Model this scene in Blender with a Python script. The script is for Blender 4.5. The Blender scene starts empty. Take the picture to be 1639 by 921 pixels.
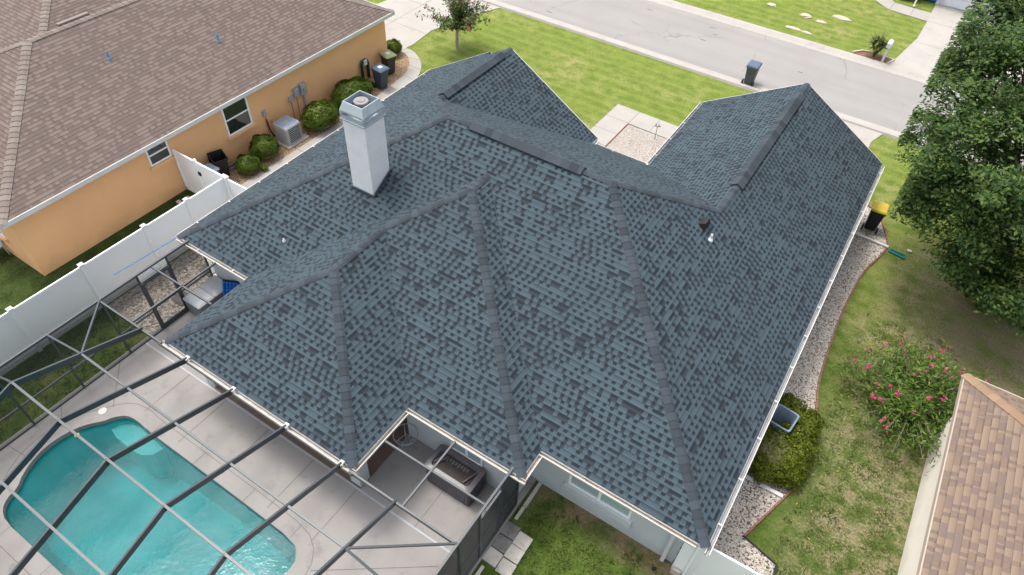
import bpy, math, random
import numpy as np
from mathutils import Vector, Matrix
from mathutils.geometry import delaunay_2d_cdt

scene = bpy.context.scene
C = scene.collection
random.seed(7)
rng = np.random.default_rng(7)
PI = math.pi

# ------------------------------------------------------------------ camera
cam_d = bpy.data.cameras.new("camera")
cam = bpy.data.objects.new("camera", cam_d)
C.objects.link(cam)
scene.camera = cam
cr = Vector((0.83770605, 0.54459352, 0.04082244))
cu = Vector((-0.41911175, 0.59316073, 0.68739049))
cw = Vector((-0.35013414, 0.59294034, -0.72513988))
cam.matrix_world = Matrix(((cr.x, cu.x, -cw.x, 0), (cr.y, cu.y, -cw.y, 0), (cr.z, cu.z, -cw.z, 16.95), (0, 0, 0, 1)))
cam_d.sensor_width = 36.0
cam_d.lens = 36.0 * 1089.93 / 1639.0
cam_d.clip_end = 1000
cam_d.clip_start = 0.1

# ------------------------------------------------------------------ light
to_sun = Vector((-0.36, 0.02, 1.0)).normalized()
elev = math.asin(to_sun.z)
world = bpy.data.worlds.new("World")
scene.world = world
world.use_nodes = True
wn = world.node_tree
sky = wn.nodes.new("ShaderNodeTexSky")
sky.sky_type = 'NISHITA'
sky.sun_disc = False
sky.sun_elevation = elev
sky.sun_rotation = math.atan2(to_sun.x, to_sun.y)
sky.air_density = 1.0
sky.dust_density = 5.0
sky.ozone_density = 1.0
bg = wn.nodes["Background"]
hsv = wn.nodes.new("ShaderNodeHueSaturation")   # thin bright cloud: a whiter sky
hsv.inputs["Saturation"].default_value = 0.42
wn.links.new(sky.outputs[0], hsv.inputs["Color"])
wn.links.new(hsv.outputs[0], bg.inputs[0])
bg.inputs[1].default_value = 0.15
sun_d = bpy.data.lights.new("sun", 'SUN')
sun_d.energy = 1.0
sun_d.angle = math.radians(10)
sun_d.color = (1.0, 0.955, 0.88)
sun = bpy.data.objects.new("sun", sun_d)
C.objects.link(sun)
sun.rotation_euler = to_sun.to_track_quat('Z', 'Y').to_euler()
sun.location = (0, 0, 60)
scene.view_settings.view_transform = 'Standard'
scene.view_settings.look = 'None'
scene.view_settings.gamma = 1
scene.view_settings.use_curve_mapping = False
scene.view_settings.exposure = 1.15
scene.render.engine = 'CYCLES'
scene.cycles.max_bounces = 8
scene.cycles.transparent_max_bounces = 16
scene.cycles.use_denoising = True
scene.cycles.denoising_prefilter = 'ACCURATE'
scene.cycles.denoising_input_passes = 'RGB_ALBEDO_NORMAL'

# ------------------------------------------------------------------ node helpers
class NT:
    def __init__(s, name):
        s.m = bpy.data.materials.new(name)
        s.m.use_nodes = True
        s.t = s.m.node_tree
        s.b = s.t.nodes["Principled BSDF"]
        s.b.inputs["Specular IOR Level"].default_value = 0.3
    def n(s, typ, **kw):
        nd = s.t.nodes.new(typ)
        for k, v in kw.items():
            setattr(nd, k, v)
        return nd
    def link(s, a, b):
        s.t.links.new(a, b)
    def setin(s, sock, v):
        if isinstance(v, bpy.types.NodeSocket):
            s.link(v, sock)
        else:
            sock.default_value = v
    def math(s, op, a, b=0.0, c=None, clamp=False):
        nd = s.n("ShaderNodeMath", operation=op)
        nd.use_clamp = clamp
        s.setin(nd.inputs[0], a)
        s.setin(nd.inputs[1], b)
        if c is not None:
            s.setin(nd.inputs[2], c)
        return nd.outputs[0]
    def mix(s, f, a, b):
        nd = s.n("ShaderNodeMix", data_type='RGBA')
        s.setin(nd.inputs["Factor"], f)
        s.setin(nd.inputs["A"], a if isinstance(a, bpy.types.NodeSocket) else (*a, 1))
        s.setin(nd.inputs["B"], b if isinstance(b, bpy.types.NodeSocket) else (*b, 1))
        return nd.outputs["Result"]
    def coord(s, kind="Object"):
        return s.n("ShaderNodeTexCoord").outputs[kind]
    def pos(s):
        return s.n("ShaderNodeNewGeometry").outputs["Position"]
    def noise(s, vec, scale, detail=4, rough=0.55, out="Fac"):
        nd = s.n("ShaderNodeTexNoise")
        s.link(vec, nd.inputs["Vector"])
        nd.inputs["Scale"].default_value = scale
        nd.inputs["Detail"].default_value = detail
        nd.inputs["Roughness"].default_value = rough
        return nd.outputs[out]
    def ramp(s, f, lo, hi):
        nd = s.n("ShaderNodeMapRange")
        s.setin(nd.inputs[0], f)
        nd.inputs[1].default_value = lo
        nd.inputs[2].default_value = hi
        return nd.outputs[0]
    def white(s, a, b=None):
        cmb = s.n("ShaderNodeCombineXYZ")
        s.setin(cmb.inputs[0], a)
        if b is not None:
            s.setin(cmb.inputs[1], b)
        nd = s.n("ShaderNodeTexWhiteNoise", noise_dimensions='2D')
        s.link(cmb.outputs[0], nd.inputs["Vector"])
        return nd.outputs["Value"]
    def bump(s, h, dist=0.01, strength=1.0):
        nd = s.n("ShaderNodeBump")
        nd.inputs["Distance"].default_value = dist
        nd.inputs["Strength"].default_value = strength
        s.link(h, nd.inputs["Height"])
        s.link(nd.outputs[0], s.b.inputs["Normal"])
    def col(s, v):
        s.setin(s.b.inputs["Base Color"], v if isinstance(v, bpy.types.NodeSocket) else (*v, 1))
    def rough(s, v):
        s.setin(s.b.inputs["Roughness"], v)

def simple(name, c1, c2=None, scale=3.0, rough=0.6, bump=0.0, bscale=60.0, metal=0.0, spec=0.3, dirt=False):
    t = NT(name)
    p = t.coord("Object")
    if c2 is None:
        c2 = tuple(v * 0.86 for v in c1)
    f = t.ramp(t.noise(p, scale, 6, 0.6), 0.3, 0.7)
    t.col(t.mix(f, c2, c1))
    t.rough(rough)
    t.b.inputs["Metallic"].default_value = metal
    t.b.inputs["Specular IOR Level"].default_value = spec
    if dirt:
        gz = t.n("ShaderNodeSeparateXYZ")
        t.link(t.pos(), gz.inputs[0])
        low = t.math('SUBTRACT', 1.0, t.ramp(t.math('ADD', gz.outputs[2], t.math('MULTIPLY', t.noise(p, 1.6, 5), 0.9)), 0.35, 1.0))
        st_ = t.ramp(t.noise(p, 0.5, 6, 0.7), 0.52, 0.75)
        cc_ = t.mix(t.math('MULTIPLY', low, 0.45), t.mix(f, c2, c1), tuple(v * 0.62 for v in c1))
        t.col(t.mix(t.math('MULTIPLY', st_, 0.22), cc_, tuple(min(1, v * 1.15 + .05) for v in c1)))
    if bump:
        t.bump(t.noise(p, bscale, 3), bump)
    return t.m

def shingle(name, light, mid, dark, top, expo=0.15, tab=0.135, patch=0.30, tabfrac=0.54, gapp=0.87, tabp=0.10, band=0.50, shadek=0.55, shadew=0.90, blend=False):
    """laminated architectural shingles laid in UV metres: u along the eave, v up the slope"""
    t = NT(name)
    uv = t.n("ShaderNodeUVMap").outputs[0]
    sep = t.n("ShaderNodeSeparateXYZ")
    t.link(uv, sep.inputs[0])
    u, v = sep.outputs[0], sep.outputs[1]
    r = t.math('DIVIDE', v, expo)
    row = t.math('FLOOR', r)
    fv = t.math('FRACT', r)
    off = t.math('MULTIPLY', t.white(row, 3.7), 7.0)
    wv = t.noise(uv, 2.2, 1)
    uu = t.math('ADD', t.math('ADD', t.math('DIVIDE', u, tab * 2), off), t.math('MULTIPLY', wv, 0.5))
    alt = t.math('LESS_THAN', t.math('FRACT', uu), tabfrac)
    cell = t.math('ADD', t.math('MULTIPLY', t.math('FLOOR', uu), 2.0), alt)
    h = t.white(cell, row)
    # a tab then a gap, with chance joining neighbours into long and short tabs
    thr = t.math('SUBTRACT', gapp, t.math('MULTIPLY', alt, gapp - tabp))
    up = t.math('GREATER_THAN', h, thr)
    pc = t.math('FLOOR', t.math('ADD', t.math('DIVIDE', u, patch), t.math('MULTIPLY', off, 1.7)))
    tone = t.white(pc, t.math('ADD', row, 41.3))
    if blend:
        # two kinds of printed blend: pale strips with notches painted shadow-dark, and dark strips with pale single tabs
        pale = t.ramp(tone, 0.42, 0.60)
        tabc = t.mix(t.ramp(fv, 0.05, 0.85), light, t.mix(pale, t.mix(0.5, top, mid), mid))
        foot = t.mix(pale, top, t.mix(0.55, light, mid))
        gap = t.mix(t.ramp(fv, band - 0.14, band), foot, dark)  # gap tops: printed dark band plus painted shade of the raised tabs
    else:
        tabc = t.mix(t.ramp(fv, 0.0, 1.0), light, mid)
        tabc = t.mix(t.math('MULTIPLY', t.math('GREATER_THAN', tone, 0.66), 0.7), tabc, top)
        gap = t.mix(t.math('MULTIPLY', t.math('LESS_THAN', tone, 0.45), 0.6), mid, top)
        gap = t.mix(t.ramp(fv, band - 0.16, band), gap, dark)  # upper gap darkened: print and painted shade below raised tabs
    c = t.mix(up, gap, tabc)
    butt_shade = t.math('GREATER_THAN', fv, shadew)
    c = t.mix(t.math('MULTIPLY', butt_shade, shadek), c, dark)  # shadow under each course butt, painted in as a dark line
    big = t.ramp(t.noise(uv, 0.35, 3), 0.3, 0.7)
    c = t.mix(t.math('MULTIPLY', big, 0.22), c, top)
    gran = t.noise(uv, 160.0, 2)
    c = t.mix(t.math('MULTIPLY', t.ramp(gran, 0.35, 0.75), 0.25), c, mid)
    t.col(c)
    t.rough(0.88)
    t.b.inputs["Specular IOR Level"].default_value = 0.25
    hgt = t.math('ADD', t.math('MULTIPLY', up, 0.55), t.math('MULTIPLY', t.math('SUBTRACT', 1.0, fv), 0.5))
    hgt = t.math('ADD', hgt, t.math('MULTIPLY', gran, 0.15))
    t.bump(hgt, 0.012, 0.9)
    return t.m

def cap_mat(name, a, b):
    t = NT(name)
    uv = t.n("ShaderNodeUVMap").outputs[0]
    sep = t.n("ShaderNodeSeparateXYZ")
    t.link(uv, sep.inputs[0])
    seg = t.math('FLOOR', sep.outputs[0])
    f = t.white(seg, 5.1)
    c = t.mix(f, a, b)
    g = t.noise(t.coord(), 120.0, 2)
    c = t.mix(t.math('MULTIPLY', g, 0.3), c, tuple(x * 0.6 for x in a))
    t.col(c)
    t.rough(0.9)
    t.bump(g, 0.004, 0.5)
    return t.m

def grass_mat():
    t = NT("grass")
    p = t.pos()
    sep = t.n("ShaderNodeSeparateXYZ")
    t.link(p, sep.inputs[0])
    x, y = sep.outputs[0], sep.outputs[1]
    big = t.noise(p, 0.30, 5, 0.6)
    med = t.noise(p, 1.6, 5, 0.65)
    fine = t.noise(p, 14.0, 5, 0.75)
    vfine = t.noise(p, 70.0, 3, 0.7)
    # the lawns differ: front yard bright, backyards deeper green
    front = t.ramp(y, 17.0, 22.0)
    left = t.ramp(x, -17.0, -19.5)
    leftback = t.math('MULTIPLY', left, t.math('SUBTRACT', 1.0, front))
    green = t.mix(front, (0.100, 0.145, 0.028), (0.170, 0.222, 0.042))
    green = t.mix(leftback, green, (0.055, 0.080, 0.022))
    lush = t.mix(front, (0.056, 0.096, 0.016), (0.112, 0.162, 0.026))
    lush = t.mix(leftback, lush, (0.030, 0.050, 0.012))
    straw = t.mix(front, (0.24, 0.19, 0.105), (0.30, 0.265, 0.125))
    c = t.mix(t.ramp(med, 0.36, 0.62), lush, green)
    mow = t.math('SINE', t.math('MULTIPLY', t.math('ADD', y, t.math('MULTIPLY', big, 0.8)), 9.0))
    mowf = t.math('MULTIPLY', t.math('MULTIPLY', front, t.ramp(mow, -0.4, 1.0)), 0.33)
    c = t.mix(mowf, c, (0.25, 0.25, 0.085))
    dry = t.math('MULTIPLY', t.ramp(t.math('ADD', t.math('MULTIPLY', big, 0.6), t.math('MULTIPLY', fine, 0.4)), 0.50, 0.62), t.ramp(med, 0.42, 0.60))
    dry = t.math('MULTIPLY', dry, t.math('SUBTRACT', 1.0, t.math('MULTIPLY', leftback, 0.9)))
    c = t.mix(t.math('MULTIPLY', dry, 0.70), c, straw)
    # worn side yard between the houses on the right
    side = t.math('MULTIPLY', t.ramp(x, 1.8, 3.4), t.math('SUBTRACT', 1.0, t.ramp(y, 23.5, 26.0)))
    bare = t.math('MULTIPLY', side, t.ramp(t.math('ADD', t.math('MULTIPLY', med, 0.55), t.math('MULTIPLY', fine, 0.45)), 0.46, 0.56))
    c = t.mix(t.math('MULTIPLY', side, 0.22), c, (0.13, 0.115, 0.055))
    c = t.mix(t.math('MULTIPLY', bare, 0.55), c, (0.30, 0.24, 0.165))
    # bare soil under the big tree and round the oleander
    und = t.math('MULTIPLY', t.ramp(x, 3.2, 5.0), t.math('MULTIPLY', t.ramp(y, 13.5, 16.5), t.math('SUBTRACT', 1.0, t.ramp(y, 22.5, 25.0))))
    undf = t.math('MULTIPLY', und, t.ramp(med, 0.30, 0.52))
    c = t.mix(t.math('MULTIPLY', undf, 0.58), c, (0.150, 0.118, 0.080))
    # bare strip along the foot of the rear wall
    foot = t.math('MULTIPLY', t.math('MULTIPLY', t.ramp(y, 7.35, 8.0), t.math('SUBTRACT', 1.0, t.ramp(y, 8.3, 8.5))), t.math('MULTIPLY', t.ramp(x, -3.9, -2.6), t.math('SUBTRACT', 1.0, t.ramp(x, 0.8, 1.0))))
    c = t.mix(t.math('MULTIPLY', foot, t.ramp(med, 0.35, 0.6)), c, (0.23, 0.165, 0.105))
    sh = t.math('ADD', t.math('MULTIPLY', t.ramp(fine, 0.3, 0.7), 0.6), t.math('MULTIPLY', t.ramp(vfine, 0.3, 0.7), 0.4))
    c2 = t.n("ShaderNodeMix", data_type='RGBA', blend_type='MULTIPLY')
    c2.inputs["Factor"].default_value = 1.0
    t.link(c, c2.inputs["A"])
    sc = t.n("ShaderNodeCombineColor")
    val = t.math('ADD', t.math('MULTIPLY', sh, 0.85), 0.55)
    for i in range(3):
        t.link(val, sc.inputs[i])
    t.link(sc.outputs[0], c2.inputs["B"])
    t.col(c2.outputs["Result"])
    t.rough(0.95)
    t.b.inputs["Specular IOR Level"].default_value = 0.1
    t.bump(t.math('ADD', t.math('MULTIPLY', fine, 0.7), t.math('MULTIPLY', vfine, 0.3)), 0.09, 0.8)
    return t.m

def gravel_mat(name, cols, scale=26.0):
    t = NT(name)
    p = t.pos()
    vo = t.n("ShaderNodeTexVoronoi")
    vo.inputs["Scale"].default_value = scale
    t.link(p, vo.inputs["Vector"])
    cr_ = t.n("ShaderNodeValToRGB")
    cr_.color_ramp.interpolation = 'CONSTANT'
    els = cr_.color_ramp.elements
    els[0].color = (*cols[0], 1)
    els[1].position = 1.0 / len(cols)
    els[1].color = (*cols[1], 1)
    for i in range(2, len(cols)):
        e = els.new(i / len(cols))
        e.color = (*cols[i], 1)
    sp = t.n("ShaderNodeSeparateColor")
    t.link(vo.outputs["Color"], sp.inputs[0])
    t.link(sp.outputs[0], cr_.inputs[0])
    d = vo.outputs["Distance"]
    c = t.mix(t.math('MULTIPLY', t.ramp(t.noise(p, 1.2, 4), 0.3, 0.7), 0.25), cr_.outputs[0], (0.20, 0.17, 0.14))
    t.col(c)
    t.rough(0.8)
    t.bump(t.math('SUBTRACT', 1.0, d), 0.05, 1.0)
    return t.m

def concrete_mat(name, base, stain, stain_amt=0.5, scale=0.9, rough=0.85, dark=None, streak=False):
    t = NT(name)
    p = t.pos()
    n1 = t.ramp(t.noise(p, scale, 8, 0.65), 0.42, 0.75)
    n2 = t.noise(p, 40.0, 4)
    c = t.mix(t.math('MULTIPLY', n1, stain_amt), base, stain)
    c = t.mix(t.math('MULTIPLY', n2, 0.18), c, tuple(v * 0.7 for v in base))
    if streak:
        mp = t.n("ShaderNodeMapping")
        mp.inputs["Scale"].default_value = (0.05, 1.3, 1.0)
        t.link(p, mp.inputs[0])
        c = t.mix(t.math('MULTIPLY', t.ramp(t.noise(mp.outputs[0], 1.0, 5), 0.42, 0.66), 0.45), c, tuple(v * 0.80 for v in base))
        vo = t.n("ShaderNodeTexVoronoi", feature='DISTANCE_TO_EDGE')
        vo.inputs["Scale"].default_value = 0.22
        wv_ = t.n("ShaderNodeVectorMath", operation='ADD')
        t.link(p, wv_.inputs[0])
        t.link(t.noise(p, 0.9, 4, 0.6, "Color"), wv_.inputs[1])
        t.link(wv_.outputs[0], vo.inputs["Vector"])
        crack = t.math('LESS_THAN', vo.outputs["Distance"], 0.006)
        c = t.mix(t.math('MULTIPLY', t.math('MULTIPLY', crack, t.ramp(t.noise(p, 0.25, 2), 0.45, 0.6)), 0.5), c, tuple(v * 0.45 for v in base))
    if dark:
        d = t.ramp(t.noise(p, scale * 2.3, 7, 0.7), 0.55, 0.70)
        c = t.mix(t.math('MULTIPLY', d, 0.55), c, dark)
    t.col(c)
    t.rough(rough)
    t.bump(n2, 0.004, 0.6)
    return t.m

def leaf_mat(name, cols, rough=0.5, trans=0.25):
    t = NT(name)
    g = t.n("ShaderNodeNewGeometry").outputs["Random Per Island"]
    cr_ = t.n("ShaderNodeValToRGB")
    els = cr_.color_ramp.elements
    els[0].color = (*cols[0], 1)
    els[1].color = (*cols[-1], 1)
    for i in range(1, len(cols) - 1):
        e = els.new(i / (len(cols) - 1))
        e.color = (*cols[i], 1)
    t.link(g, cr_.inputs[0])
    nz = t.ramp(t.noise(t.pos(), 1.5, 3, 0.6), 0.33, 0.67)     # whole shoots differ: old dark and young pale growth
    lc = t.mix(nz, tuple(v * 0.55 for v in cols[1]), cr_.outputs[0])
    lc = t.mix(t.math('ADD', t.math('MULTIPLY', nz, 0.55), 0.40, clamp=True), lc, cr_.outputs[0])
    t.col(lc)
    t.rough(rough)
    t.b.inputs["Specular IOR Level"].default_value = 0.18
    tr = t.n("ShaderNodeBsdfTranslucent")
    t.link(lc, tr.inputs[0])
    mx = t.n("ShaderNodeMixShader")
    mx.inputs[0].default_value = trans
    out = [n for n in t.t.nodes if n.type == 'OUTPUT_MATERIAL'][0]
    t.link(t.b.outputs[0], mx.inputs[1])
    t.link(tr.outputs[0], mx.inputs[2])
    t.link(mx.outputs[0], out.inputs[0])
    return t.m

def glass_mat(name, tint, rough=0.04):
    t = NT(name)
    t.col(tint)
    t.rough(rough)
    t.b.inputs["Specular IOR Level"].default_value = 0.9
    return t.m

def screen_mat(name, col, opacity):
    t = NT(name)
    t.col(col)
    t.rough(0.8)
    tr = t.n("ShaderNodeBsdfTransparent")
    mx = t.n("ShaderNodeMixShader")
    mx.inputs[0].default_value = opacity
    out = [n for n in t.t.nodes if n.type == 'OUTPUT_MATERIAL'][0]
    t.link(tr.outputs[0], mx.inputs[1])
    t.link(t.b.outputs[0], mx.inputs[2])
    t.link(mx.outputs[0], out.inputs[0])
    return t.m

def water_mat():
    t = NT("pool_water")
    p = t.pos()
    n1 = t.noise(p, 2.2, 4, 0.6)
    n2 = t.noise(p, 9.0, 3, 0.6)
    h = t.math('ADD', t.math('MULTIPLY', n1, 0.7), t.math('MULTIPLY', n2, 0.3))
    bmp = t.n("ShaderNodeBump")
    bmp.inputs["Distance"].default_value = 0.02
    bmp.inputs["Strength"].default_value = 0.7
    t.link(h, bmp.inputs["Height"])
    tr = t.n("ShaderNodeBsdfTransparent")
    tr.inputs[0].default_value = (0.42, 0.84, 0.85, 1)
    gl = t.n("ShaderNodeBsdfGlossy")
    gl.inputs["Roughness"].default_value = 0.12
    t.link(bmp.outputs[0], gl.inputs["Normal"])
    df = t.n("ShaderNodeBsdfDiffuse")
    t.link(t.mix(t.ramp(t.noise(p, 0.55, 3, 0.6), 0.40, 0.62), (0.002, 0.150, 0.165), (0.004, 0.225, 0.238)), df.inputs[0])
    t.link(bmp.outputs[0], df.inputs["Normal"])
    m0 = t.n("ShaderNodeMixShader")
    m0.inputs[0].default_value = 0.34
    t.link(tr.outputs[0], m0.inputs[1])
    t.link(df.outputs[0], m0.inputs[2])
    fr = t.n("ShaderNodeFresnel")
    fr.inputs["IOR"].default_value = 1.33
    t.link(bmp.outputs[0], fr.inputs["Normal"])
    m1 = t.n("ShaderNodeMixShader")
    t.link(fr.outputs[0], m1.inputs[0])
    t.link(m0.outputs[0], m1.inputs[1])
    t.link(gl.outputs[0], m1.inputs[2])
    out = [n for n in t.t.nodes if n.type == 'OUTPUT_MATERIAL'][0]
    t.link(m1.outputs[0], out.inputs[0])
    return t.m

M = {}
M['grass'] = grass_mat()
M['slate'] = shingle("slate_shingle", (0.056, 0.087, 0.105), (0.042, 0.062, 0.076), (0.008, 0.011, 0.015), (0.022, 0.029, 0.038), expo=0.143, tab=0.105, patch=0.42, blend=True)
M['slate_cap'] = cap_mat("slate_cap_shingle", (0.028, 0.036, 0.045), (0.050, 0.064, 0.078))
M['brown_shingle'] = shingle("weathered_brown_shingle", (0.188, 0.150, 0.128), (0.126, 0.095, 0.081), (0.050, 0.037, 0.035), (0.106, 0.080, 0.071), expo=0.145, tab=0.13, patch=0.26, gapp=0.45, tabp=0.20, band=0.90, shadek=0.85, shadew=0.84)
M['brown_cap'] = cap_mat("brown_cap_shingle", (0.165, 0.132, 0.112), (0.215, 0.185, 0.162))
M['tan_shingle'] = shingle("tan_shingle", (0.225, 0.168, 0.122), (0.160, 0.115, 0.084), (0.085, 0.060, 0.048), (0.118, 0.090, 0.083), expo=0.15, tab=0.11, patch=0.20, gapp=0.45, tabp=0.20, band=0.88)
M['tan_cap'] = cap_mat("tan_cap_shingle", (0.225, 0.145, 0.090), (0.27, 0.185, 0.12))
M['white_trim'] = simple("white_trim", (0.64, 0.64, 0.63), (0.54, 0.54, 0.53), 2.0, 0.45)
M['dirty_trim'] = simple("weathered_trim", (0.46, 0.43, 0.39), (0.32, 0.28, 0.24), 5.0, 0.6)
M['cream_trim'] = simple("beige_trim", (0.42, 0.35, 0.28), rough=0.6)
M['old_trim'] = simple("off_white_trim", (0.52, 0.505, 0.48), (0.42, 0.405, 0.38), 5.0, 0.5)
M['gutter_inner'] = simple("grey_gutter_trough", (0.34, 0.35, 0.36), (0.24, 0.24, 0.24), 4.0, 0.6)
M['vinyl'] = simple("white_vinyl", (0.88, 0.90, 0.91), (0.84, 0.86, 0.87), 0.8, 0.35)
M['grey_stucco'] = simple("pale_grey_stucco", (0.55, 0.60, 0.61), (0.51, 0.56, 0.57), 1.2, 0.9, 0.006, 90, dirt=True)
M['orange_stucco'] = simple("orange_stucco", (0.82, 0.475, 0.235), (0.77, 0.430, 0.21), 0.8, 0.9, 0.006, 80, dirt=True)
M['cream_stucco'] = simple("cream_stucco", (0.80, 0.74, 0.66), (0.75, 0.69, 0.61), 0.8, 0.9, 0.006, 80, dirt=True)
M['chimney'] = simple("white_stucco", (0.78, 0.79, 0.79), (0.69, 0.70, 0.71), 2.5, 0.85, 0.006, 60)
M['galv'] = simple("galvanised_metal", (0.52, 0.58, 0.63), (0.40, 0.46, 0.51), 3.0, 0.35, metal=0.35, spec=0.5)
M['flue'] = simple("tarnished_flue_metal", (0.26, 0.25, 0.25), (0.17, 0.16, 0.16), 6, 0.5)
M['bronze'] = simple("grey_bronze_aluminium", (0.042, 0.052, 0.058), (0.032, 0.040, 0.046), 2.0, 0.4, spec=0.6)
M['screen'] = screen_mat("insect_screen", (0.016, 0.020, 0.022), 0.68)
M['screen_dense'] = screen_mat("dense_insect_screen", (0.022, 0.026, 0.029), 0.92)
M['deck'] = concrete_mat("pool_deck_concrete", (0.265, 0.252, 0.24), (0.215, 0.203, 0.194), 0.6, 0.8, dark=(0.15, 0.14, 0.135))
M['concrete'] = concrete_mat("driveway_concrete", (0.355, 0.335, 0.305), (0.27, 0.25, 0.225), 0.6, 0.6, dark=(0.24, 0.22, 0.20))
M['walk'] = concrete_mat("walkway_concrete", (0.335, 0.318, 0.292), (0.265, 0.25, 0.228), 0.6, 1.2)
M['asphalt'] = concrete_mat("old_asphalt", (0.262, 0.25, 0.238), (0.215, 0.207, 0.198), 0.7, 0.35, streak=True)
M['joint'] = simple("joint_sealant", (0.13, 0.12, 0.11), rough=0.9)
M['joint_pale'] = simple("pale_drain_plastic", (0.36, 0.38, 0.40), rough=0.6)
M['gravel'] = gravel_mat("river_gravel", [(0.60, 0.54, 0.46), (0.12, 0.10, 0.09), (0.52, 0.47, 0.42), (0.74, 0.69, 0.62), (0.46, 0.37, 0.29), (0.60, 0.57, 0.53)])
M['pale_gravel'] = gravel_mat("pale_gravel", [(0.50, 0.46, 0.41), (0.33, 0.28, 0.24), (0.56, 0.52, 0.47), (0.42, 0.38, 0.34), (0.48, 0.41, 0.36)], 30)
M['yard_gravel'] = gravel_mat("yard_pebble", [(0.52, 0.47, 0.41), (0.26, 0.22, 0.18), (0.56, 0.47, 0.37), (0.36, 0.31, 0.26), (0.66, 0.63, 0.58)], 15)
M['mulch'] = gravel_mat("straw_mulch", [(0.36, 0.22, 0.12), (0.22, 0.13, 0.075), (0.46, 0.31, 0.18), (0.42, 0.33, 0.22), (0.28, 0.15, 0.08)], 22)
M['soil'] = simple("bare_soil", (0.22, 0.13, 0.085), (0.14, 0.09, 0.06), 6, 0.95, 0.03, 30)
M['pool_wall'] = simple("pool_plaster", (0.010, 0.31, 0.33), (0.008, 0.255, 0.272), 1.5, 0.7)
M['pool_step'] = simple("pool_step_plaster", (0.46, 0.52, 0.50), (0.38, 0.45, 0.43), 3, 0.7)
M['water'] = water_mat()
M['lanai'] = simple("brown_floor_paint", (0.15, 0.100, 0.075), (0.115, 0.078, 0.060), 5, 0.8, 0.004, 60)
M['glass'] = glass_mat("window_glass", (0.02, 0.028, 0.026))
M['pale_glass'] = glass_mat("curtained_glass", (0.36, 0.47, 0.47))
M['tree_leaf'] = leaf_mat("oak_leaf", [(0.020, 0.054, 0.013), (0.040, 0.090, 0.021), (0.062, 0.122, 0.029), (0.130, 0.178, 0.032), (0.046, 0.098, 0.030)], 0.55, 0.3)
M['bush_leaf'] = leaf_mat("boxwood_leaf", [(0.034, 0.070, 0.010), (0.066, 0.115, 0.014), (0.100, 0.155, 0.020), (0.19, 0.21, 0.022)], 0.45, 0.2)
M['hedge_leaf'] = leaf_mat("yew_leaf", [(0.036, 0.060, 0.004), (0.090, 0.120, 0.007), (0.140, 0.165, 0.010), (0.064, 0.092, 0.006)], 0.5, 0.2)
M['olea_leaf'] = leaf_mat("oleander_leaf", [(0.062, 0.115, 0.018), (0.100, 0.175, 0.028), (0.15, 0.235, 0.045), (0.072, 0.138, 0.026)], 0.45, 0.25)
M['yellow_leaf'] = leaf_mat("yellow_leaf", [(0.42, 0.33, 0.06), (0.34, 0.27, 0.09)], 0.6, 0.2)
M['myrtle_leaf'] = leaf_mat("myrtle_leaf", [(0.030, 0.075, 0.012), (0.060, 0.120, 0.022), (0.100, 0.150, 0.035), (0.19, 0.12, 0.04)], 0.45, 0.25)
M['pink'] = leaf_mat("pink_petal", [(0.60, 0.012, 0.15), (0.72, 0.03, 0.23), (0.78, 0.09, 0.30)], 0.6, 0.3)
M['blade'] = leaf_mat("strap_leaf", [(0.085, 0.120, 0.035), (0.17, 0.20, 0.055), (0.12, 0.16, 0.04)], 0.5, 0.2)
M['fern'] = leaf_mat("fern_leaf", [(0.050, 0.095, 0.012), (0.115, 0.160, 0.020), (0.17, 0.19, 0.025)], 0.5, 0.2)
M['bark'] = simple("grey_bark", (0.19, 0.155, 0.125), (0.10, 0.08, 0.065), 8, 0.9, 0.02, 30)
M['pale_bark'] = simple("pale_smooth_bark", (0.42, 0.36, 0.31), (0.30, 0.25, 0.21), 8, 0.8)
M['twig'] = simple("twig_wood", (0.26, 0.21, 0.16), (0.15, 0.12, 0.09), 8, 0.9)
M['blue_bin'] = simple("navy_plastic", (0.040, 0.062, 0.088), (0.030, 0.048, 0.070), 4, 0.45)
M['blue_lid'] = simple("blue_grey_plastic", (0.085, 0.125, 0.175), (0.065, 0.10, 0.145), 4, 0.4)
M['grey_bin'] = simple("charcoal_green_plastic", (0.085, 0.105, 0.105), (0.065, 0.08, 0.08), 4, 0.5)
M['brown_bin'] = simple("dark_brown_plastic", (0.045, 0.035, 0.028), (0.035, 0.028, 0.022), 4, 0.5)
M['olive_lid'] = simple("faded_olive_plastic", (0.34, 0.33, 0.17), (0.24, 0.26, 0.12), 4, 0.6)
M['black'] = simple("black_plastic", (0.014, 0.014, 0.016), rough=0.45)
M['yellow'] = simple("yellow_plastic", (0.55, 0.42, 0.03), (0.40, 0.31, 0.03), 4, 0.5)
M['clear_bin'] = simple("grey_blue_plastic", (0.20, 0.255, 0.32), (0.14, 0.185, 0.24), 4, 0.4)
M['label'] = simple("pale_label", (0.62, 0.62, 0.60))
M['ac_metal'] = simple("grey_enamel", (0.42, 0.42, 0.43), (0.36, 0.36, 0.37), 3, 0.4)
M['ac_dark'] = simple("dark_louvre", (0.05, 0.055, 0.06), rough=0.5)
M['blue_grille'] = simple("blue_grey_grille", (0.23, 0.28, 0.36), rough=0.45)
M['util'] = simple("utility_grey", (0.36, 0.38, 0.41), (0.30, 0.32, 0.35), 4, 0.5)
M['dkgreen'] = simple("dark_green_plastic", (0.012, 0.05, 0.034), rough=0.45)
M['spa_skirt'] = simple("charcoal_slats", (0.115, 0.110, 0.122), (0.085, 0.082, 0.092), 6, 0.6)
M['spa_cover'] = simple("dark_brown_cover", (0.045, 0.036, 0.032), (0.030, 0.025, 0.023), 6, 0.55)
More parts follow.
